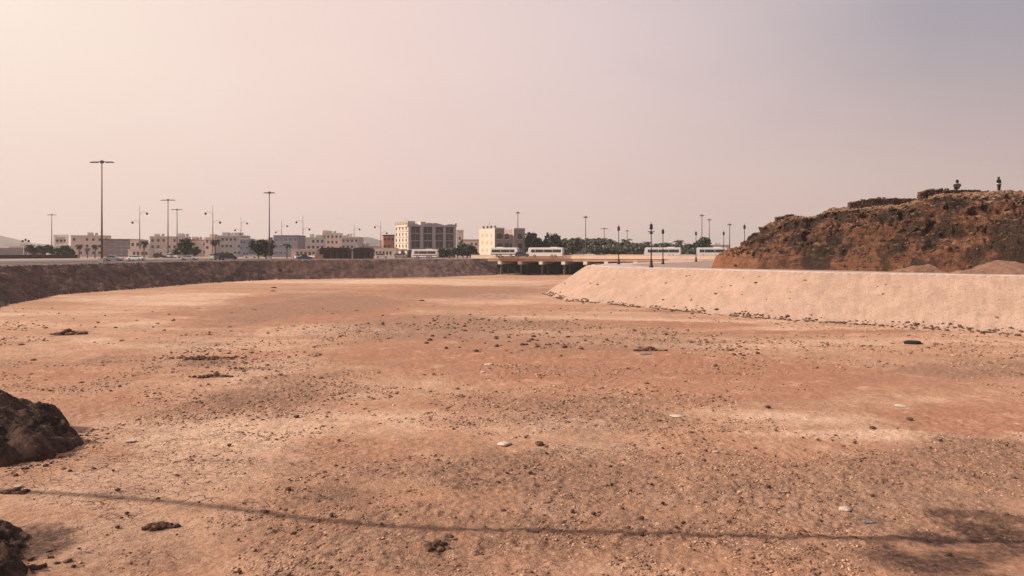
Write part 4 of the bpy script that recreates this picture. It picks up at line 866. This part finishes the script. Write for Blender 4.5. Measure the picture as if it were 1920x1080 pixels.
# ------------------------------------------------------------------ buildings
WM = {}
def wallm(c): 
    if c not in WM: WM[c] = mat('render_wall', c, c2=tuple(x * .86 for x in c), scale=.35)
    return WM[c]
m_win = mat('window_glass', (0.075, .066, .066), rough=.25, spec=.5); m_trim = mat('pale_trim', (0.62, .54, .48)); m_roofred = mat('red_roof', (0.36, .09, .07)); m_blue = mat('blue_glass', (0.10, .17, .26), rough=.2, spec=.7); m_tank = mat('water_tank', (0.55, .5, .46)); m_dish = mat('rooftop_steel', (0.25, .2, .19))
def building(px0, px1, pyt, D, label, c, depth=14, rz=0.0, rows=2, cols=6, name='building', zb=None, win=(1.1, 1.3), cat='building', roofc=None, sidecols=3, parapet=.5, tanks=1, winm=None):
    x0 = at(px0, D); z = H(x0, D) if zb is None else zb; Wd = (at(px1, D) - x0) / math.cos(rz); h = CZ + (HY - pyt) / F * D - z
    t = thing(name, label, cat, (x0, D, z - .2), rz); wm = wallm(c); h += .2
    MB().box(0, Wd, 0, depth, 0, h - parapet).build('walls', wm, t)
    MB().box(-.15, Wd + .15, -.15, depth + .15, h - parapet, h).build('roof_edge', wallm(roofc) if roofc else m_trim, t)
    fh = (h - parapet - .4) / rows; me = None
    def wmesh(w_, hh, arched):
        mb = MB(); mb.box(-w_ / 2 - .12, w_ / 2 + .12, -.06, -.003, -hh / 2 - .15, -hh / 2); mb.box(-w_ / 2 - .12, w_ / 2 + .12, -.06, -.003, hh / 2, hh / 2 + .12)
        me = bpy.data.meshes.new('window'); g0 = MB().box(-w_ / 2, w_ / 2, -.03, -.002, -hh / 2, hh / 2); n = len(mb.f); b = len(mb.v)
        me.from_pydata(mb.v + g0.v, [], mb.f + [tuple(i + b for i in f) for f in g0.f]); me.materials.append(m_trim); me.materials.append(winm or m_win)
        for i, p in enumerate(me.polygons): p.material_index = 0 if i < n else 1
        return me
    wh = min(win[1], fh * .62); ww = min(win[0], Wd / cols * .6); me = wmesh(ww, wh, False)
    for r in range(rows):
        for k in range(cols):
            if (k * 7 + r * 5 + int(px0)) % 6 == 0: continue
            o = link('window', me, t); o.location = ((k + .5) * Wd / cols, 0, .3 + (r + .55) * fh)
        for k in range(sidecols):
            o = link('window', me, t); o.location = (0, (k + .5) * depth / sidecols, .3 + (r + .55) * fh); o.rotation_euler = (0, 0, -math.pi / 2)
    q = random.Random(px0)
    for k in range(tanks):
        xx = q.uniform(.15, .85) * Wd; MB().box(xx - q.uniform(.8, 2), xx + 1.2, 2, 5.5, h, h + q.uniform(.9, 1.7)).build('roof_room', wm, t); MB().lathe([(.6, h + .2), (.7, h + .4), (.7, h + 1.3), (.2, h + 1.5)], c=(min(xx + 2.6, Wd - .8), 4), n=10).build('water_tank', m_tank, t)
    return t
BEI = (.70, .57, .49); CRM = (.82, .70, .58); GRY = (.45, .40, .405); MAU = (.44, .35, .34); PNK = (.66, .48, .43)
b = building(133, 192, 441, 400, 'beige block with a small roof box behind the tallest mast', BEI, rows=3, cols=6, rz=.4, tanks=1)
building(192, 244, 448, 380, 'low brown building with a dark red roof line right of the tallest mast', (.24, .17, .16), rows=2, cols=5, roofc=(.2, .07, .07), winm=m_blue, tanks=0, win=(2.2, 2))
building(244, 262, 449, 350, 'small bright cream building with an awning beside a double arm lamp', CRM, rows=2, cols=2, tanks=0, depth=10, rz=.1)
building(240, 278, 467, 322, 'low pale wall like kiosk in front of the small cream building', (.72, .6, .52), rows=1, cols=5, tanks=0, depth=5, parapet=.3)
building(281, 345, 443, 390, 'wide beige building behind two lamp masts', (.68, .56, .50), rows=3, cols=7, rz=.3, tanks=2)
building(292, 318, 467, 315, 'low white roofed shed with dark openings before the beige building', (.6, .52, .47), rows=1, cols=4, tanks=0, depth=6, win=(1.4, 1.2))
building(340, 388, 449, 400, 'building with a pinkish red roof band behind the large green tree', BEI, rows=2, cols=5, roofc=(.4, .14, .13), tanks=1)
building(384, 402, 445, 380, 'narrow beige building behind the palm and double arm lamp', BEI, rows=3, cols=2, tanks=1, depth=9)
building(398, 452, 441, 395, 'long grey mauve building with rooftop boxes', GRY, rows=3, cols=7, tanks=2)
building(450, 466, 447, 380, 'narrow blue grey building at the right end of the long grey one', (.22, .25, .33), rows=3, cols=3, tanks=0, depth=9)
building(466, 514, 449, 400, 'pale low building behind the round dark trees', (.56, .5, .46), rows=2, cols=5, tanks=2)
building(513, 558, 441, 370, 'grey office building with blue glass at its right end', (.30, .28, .31), rows=3, cols=5, winm=m_blue, roofc=(.12, .17, .25), tanks=0, win=(2.4, 1.4))
building(558, 606, 445, 400, 'grey apartment block right of the blue glass building', (.62, .56, .54), rows=3, cols=6, tanks=2, rz=.2)
building(604, 640, 437, 430, 'taller beige apartment block with rooftop rooms', (.72, .59, .52), rows=4, cols=5, tanks=2, rz=.3)
building(640, 672, 444, 420, 'grey beige block left of a far double arm lamp', (.54, .46, .45), rows=3, cols=4, tanks=1)
building(672, 705, 461, 430, 'far pale low houses left of the orange and red building', (.55, .47, .42), rows=1, cols=6, tanks=1)
building(546, 592, 467, 300, 'low pale pink shelter wall behind the white and blue cars', PNK, rows=1, cols=6, tanks=0, depth=5, parapet=.3)
rb = building(719, 739, 440, 345, 'narrow orange and red building left of the hotel', (.50, .20, .12), rows=3, cols=3, roofc=(.16, .06, .06), tanks=0, depth=12, rz=.2)
building(703, 742, 465, 320, 'low cream shop row below the orange and red building', CRM, rows=1, cols=6, tanks=0, depth=8, parapet=.4)
building(856, 868, 431, 420, 'slim pale tower behind the right corner of the hotel', (.6, .52, .46), rows=5, cols=1, tanks=0, depth=4, name='tower')
building(864, 905, 449, 420, 'far building with a pinkish red roof between hotel and cream building', BEI, rows=2, cols=5, roofc=(.42, .16, .14), tanks=0)
# the town edge far behind
for i in range(22):
    px = 20 + i * 62 + random.uniform(-12, 12)
    if 720 < px < 1000: continue
    building(px, px + random.uniform(22, 44), 462 + random.uniform(-6, 3), 620 + random.uniform(-60, 120), 'far small pale house on the hazy horizon behind the town', (.5, .42, .37), rows=2, cols=4, tanks=1, sidecols=0, name='far_house')['group'] = 'far houses on the horizon'
# white billboard frame
x = at(100, 360); z = H(x, 360); t = thing('billboard_frame', 'white open frame with a dark pattern left of the beige block', 'billboard', (x, 360, z))
W_ = (at(127, 360) - x); hh = CZ + (HY - 440) / F * 360 - z
MB().box(0, .9, 0, .6, 0, hh).build('post', m_white, t); MB().box(W_ - .9, W_, 0, .6, 0, hh).build('post', m_white, t)
MB().box(.9, W_ - .9, .1, .5, hh - 1.1, hh).build('rail', m_white, t); MB().box(.9, W_ - .9, .1, .5, hh - 5.2, hh - 4.2).build('rail', m_white, t); MB().box(.9, W_ - .9, .25, .35, hh - 4.2, hh - 1.1).build('panel', m_trim, t)
for i in range(3): MB().box(1.2 + i * 1.7, 2.2 + i * 1.7, .17, .25, hh - 3.2, hh - 2.2).build('panel_mark', m_iron, t)
# flood light cluster
x = at(48, 330); z = H(x, 330); t = thing('floodlight_tripod', 'pale splayed stand with three dark lamp heads at the far left', 'floodlight', (x, 330, z)); hh = CZ + (HY - 452) / F * 330 - z
for s in (-1, 1): MB().tube([(s * 1.1, 0, 0), (s * .5, 0, hh - .3)], .12, 6).build('leg', m_white, t)
for s in (-1, 0, 1): MB().lathe([(.2, hh - .5 + .5 * (s == 0)), (.5, hh - .3 + .5 * (s == 0)), (.4, hh + .3 + .5 * (s == 0)), (.1, hh + .5 + .5 * (s == 0))], c=(s * 1.25, 0), n=8).build('lamp_head', m_iron, t)
# long dark wall at the far left
x0, x1 = at(-120, 262), at(146, 300); wl = MB(); L_ = math.hypot(x1 - x0, 38); o = wl.box(0, L_, 0, .4, 0, 1.35).build('boundary_wall', mat('dark_wall', (0.05, .038, .04))); o.location = (x0, 262, ZL); o.rotation_euler = (0, 0, math.atan2(38, x1 - x0)); tag(o, 'long low dark wall behind the road at the far left', 'wall')
x0, x1 = at(-60, 400), at(60, 400); o = MB().box(0, x1 - x0, 0, 12, 0, 4.4).build('grey_shed', wallm((.22, .18, .19))); o.location = (x0, 400, ZL); tag(o, 'long low grey shed at the far left edge', 'shed')

# hotel
m_hd = wallm((.10, .09, .10)); m_hcol = wallm((.40, .36, .375)); m_hl = wallm((.70, .56, .44))  # shaded front and sunlit side are painted into these wall colours
Dh = 322; xc = at(765, Dh); z = H(xc, Dh) - .1; th_ = .50; hh = CZ + (HY - 421) / F * Dh - z
HS = .93; t = thing('hotel', 'large grey hotel with a cream left side and a scalloped roof line', 'hotel', (xc, Dh, z), th_); t.scale = (HS, 1, 1)
Wd = 22.6; dp = 12.6
MB().box(0, Wd, 0, dp, 0, hh - .8).build('walls', m_hd, t)
MB().box(-.12, -.003, -.05, dp, 3.6, hh - .85).build('side_wall', m_hl, t)
cor = [(-.4, hh - .8), (Wd + .4, hh - .8)]; top = []
for i in range(41):
    u = i / 40; top.append((Wd + .4 - u * (Wd + .8), hh - .1 + .55 * abs(math.sin(u * math.pi * 4)) + (.7 if .36 < u < .64 else 0) * math.cos((u - .5) / .28 * math.pi) ** 1 * 1.0 + (.9 if u < .05 or u > .95 else 0)))
MB().prism(cor + top, -.5, .1).build('scalloped_parapet', m_hcol, t)
MB().box(-.5, -.1, .1, dp + .2, hh - .8, hh - .1).box(Wd + .1, Wd + .4, .1, dp, hh - .8, hh - .1).build('parapet', m_hl, t)
MB().box(-.3, Wd + .3, -1.4, 0, 3.2, 3.7).build('canopy_slab', m_trim, t)
xs = [0, 1.2, 5.4, 6.9, 11.2, 12.7, 16.4, 17.6, 21.4, 22.6]
for a, b_ in zip(xs[::2], xs[1::2]): MB().box(a, b_, -.7, -.003, 3.7, hh - .82).build('pilaster', m_hcol, t)
for a, b_ in zip(xs[1::2], xs[2::2]):
    m_ = (a + b_) / 2; w2 = (b_ - a) / 2 - .45
    for fl in range(3):
        z0 = 4.3 + fl * 3.0; arc = [(m_ + w2 * math.cos(q * math.pi / 8), z0 + 1.3 + .8 * math.sin(q * math.pi / 8)) for q in range(9)] if fl == 2 else [(m_ + w2, z0 + 2.0), (m_ - w2, z0 + 2.0)]
        wdw = MB().prism([(m_ - w2, z0), (m_ + w2, z0)] + arc, -.06, -.004).build('window', m_win, t); MB().box(m_ - .06, m_ + .06, -.12, -.062, z0, z0 + 1.9).build('mullion', m_hcol, wdw)
        MB().box(m_ - w2 - .2, m_ + w2 + .2, -.5, -.005, z0 - .45, z0 - .12).build('balcony_slab', m_hcol, t)
sp = MB().box(-.1, .1, -.08, -.004, -.05, .05)
for r in range(4):
    for k in range(4):
        y = 1.7 + k * 3.7; z0 = 4.4 + r * 2.35
        wdw = MB().box(-.2, -.124, y - .62, y + .62, z0, z0 + 1.15).build('window', m_win, t); MB().box(-.34, -.2, y - .8, y + .8, z0 - .3, z0 - .1).build('sill', m_trim, wdw)
    if r: MB().box(-.42, -.125, -.05, dp, z0 - .62, z0 - .42).build('cornice', m_trim, t)
for k in range(8):
    MB().lathe([(.25, hh - .1), (.35, hh + .5), (.2, hh + .9), (.28, hh + 1.2), (.05, hh + 1.5)], c=(-.3, .8 + k * 1.85), n=8).build('roof_finial', m_hl, t)
MB().box(1.5, 5, 4, 8, hh - .8, hh + 1.6).build('roof_room', m_hl, t); MB().box(8.5, 11, 6, 9, hh - .8, hh + 1.5).build('roof_room', m_hl, t)
for k in range(3): MB().tube([(1 + k * 1.3, 6 + k, hh), (1 + k * 1.3, 6 + k, hh + 2.8 - k * .4)], .06, 5).build('antenna', m_dish, t)
for k in range(6): MB().box(1 + k * 3.6, 3.6 + k * 3.6, -.1, -.005, .3, 2.9).build('shop_front', wallm((.55, .40, .40)) if k % 2 else m_win, t)
for k in range(4): MB().box(-.1, -.005, 1 + k * 3.5, 3.4 + k * 3.5, .3, 2.9).build('shop_front', wallm((.62, .45, .43)) if k % 2 == 0 else m_win, t)

# cream building right of the hotel
D2 = 318; x2 = at(928, D2); z = H(x2, D2) - .1; hh = CZ + (HY - 429) / F * D2 - z; t = thing('corner_building', 'cream building with arched dark windows and rooftop tanks behind the coaches', 'building', (x2, D2, z), .62)
m_fr = wallm((.36, .275, .25)); hr = hh  # front tone has its shade painted in, the side walls their sun
MB().box(0, 4.6, 0, 11.4, 0, hr).build('walls', m_fr, t); MB().box(4.6, 9.3, .6, 10, 0, hr - 2.2).build('middle_wing', m_fr, t); MB().box(9.3, 14.9, 0, 10, 0, hr).build('right_wing', m_fr, t)
MB().box(-.1, -.004, 0, 11.4, .1, hr + .2).build('side_wall', m_hl, t)
MB().box(9.2, 9.296, 0, .55, .1, hr).build('side_wall', m_hl, t)
for x0_, w_ in ((2.3, 2.9), (6.2, 1.9), (8.2, 1.2), (12.3, 2.2)):
    yo = .6 if 4.6 < x0_ < 9.3 else 0
    for r in range(2 if x0_ != 8.2 else 1):
        z0 = hr - 7.9 + r * 3.9; w2 = w_ / 2; arc = [(x0_ + w2 * math.cos(q * math.pi / 8), z0 + 1.5 + .7 * math.sin(q * math.pi / 8)) for q in range(9)]
        wdw = MB().prism([(x0_ - w2, z0), (x0_ + w2, z0)] + arc, yo - .07, yo - .004).build('window', m_win, t)
        MB().box(x0_ - w2 - .2, x0_ + w2 + .2, yo - .3, yo - .005, z0 - .35, z0 - .1).build('sill', m_trim, wdw)
for r in range(3):
    for k in range(3): MB().box(-.16, -.104, 2 + k * 3.2, 2.8 + k * 3.2, 2.6 + r * 3.0, 3.8 + r * 3.0).build('window', wallm((.5, .36, .28)), t)
for k in range(7): MB().lathe([(.4, hr + .2), (.45, hr + .5), (.45, hr + 1.2), (.2, hr + 1.4)], c=(.8 + (k % 2) * .9, 1 + k * 1.4), n=8).build('water_tank', m_dish, t)
MB().box(9.3, 14.9, -.2, 0, hr, hr + .5).box(0, 4.6, -.2, 0, hr, hr + .5).build('parapet', m_trim, t)
MB().tube([(1.5, 6, hr), (1.5, 6, hr + 3)], .07, 5).build('antenna', m_dish, t)

# dark tents
m_tent = mat('dark_tent_cloth', (0.035, .022, .022), c2=(.05, .03, .028)); m_tw = mat('brown_tent_wall', (0.085, .04, .038))
for px0, px1, D, lab in ((597, 655, 285, 'wide black roofed market tent, left of two'), (660, 697, 280, 'dark brown market tent, right of two')):
    x = at(px0, D); Wd = at(px1, D) - x; z = H(x, D); t = thing('market_tent', lab, 'tent', (x, D, z)); hh = CZ + (HY - 464) / F * D - z
    MB().box(.3, Wd - .3, .3, 5.7, 0, hh - 1.0).build('tent_wall', m_tw, t); MB().prism([(-.2, hh - 1.2), (Wd + .2, hh - 1.2), (Wd - .9, hh - .1), (Wd * .5, hh), (.9, hh - .1)], -.2, 6.2).build('tent_roof', m_tent, t)
    for k in range(int(Wd / 2.2)): MB().box(.8 + k * 2.2, 2.0 + k * 2.2, .2, .296, .1, 2.1).build('opening', m_iron, t)
    for k in range(int(Wd / 2.2) + 1): MB().box(.05 + k * (Wd - .4) / int(Wd / 2.2), .2 + k * (Wd - .4) / int(Wd / 2.2), -.1, .05, 0, hh - 1.2).build('tent_pole', m_mast, t)
t = thing('market_stall', 'low orange fronted stall left of the black roofed tent', 'stall', (at(590, 284), 284, ZL)); MB().box(0, 3, 0, 3, 0, 1.5).build('counter', wallm((.5, .27, .15)), t); MB().box(-.2, 3.2, -.2, 3.2, 1.9, 2.05).build('stall_roof', m_tent, t)
for a in (0, 2.9): MB().box(a, a + .1, 0, .1, 1.5, 1.9).build('pole', m_mast, t)

# far ridge
def ridge(px0, px1, D, hpx, seed, nm='hills'):
    xs = np.linspace(at(px0, D), at(px1, D), 160); ys = np.linspace(-900, 900, 24); A_, B_ = np.meshgrid(xs, ys); u = (A_ - xs[0]) / (xs[-1] - xs[0])
    h = hpx / F * D * np.clip(.45 + .9 * fbm(A_ / D * 14, B_ / D * 2, seed, 5), .02, 2) * np.sin(np.pi * np.clip(u, 0, 1)) ** .5 * np.clip(1 - np.abs(B_) / 900, 0, 1)
    V = np.stack([A_, B_ + D, h + 5.0], -1).reshape(-1, 3); ii = np.arange(A_.size).reshape(A_.shape); Fq = np.stack([ii[:-1, :-1], ii[:-1, 1:], ii[1:, 1:], ii[1:, :-1]], -1).reshape(-1, 4)
    o = link(nm, mesh_np(nm, V, Fq, m_hill, smooth=True)); o['kind'] = 'structure'
m_hill = mat('far_hills', (0.22, .15, .13), c2=(.15, .1, .09), scale=.004)
ridge(-300, 120, 2600, 56, 3); ridge(540, 830, 3000, 105, 8)

# ------------------------------------------------------------------ haze
hm = bpy.data.materials.new('haze'); hm.use_nodes = True; ht = hm.node_tree; ht.nodes.clear(); ho = ht.nodes.new('ShaderNodeOutputMaterial'); pv = ht.nodes.new('ShaderNodeVolumePrincipled')
pv.inputs['Color'].default_value = (1.0, .93, .90, 1); pv.inputs['Density'].default_value = 0.00019; pv.inputs['Anisotropy'].default_value = 0.2
ht.links.new(pv.outputs[0], ho.inputs['Volume'])
Rm = float(rows[-1]) * 12 + 50
hb = MB().box(-Rm, Rm, -320, float(rows[-1]) + 60, -3, 150).build('haze', hm); hb['kind'] = 'stuff'; tag(hb, 'thin pink dust haze filling the air over the town', 'haze'); hb['kind'] = 'stuff'
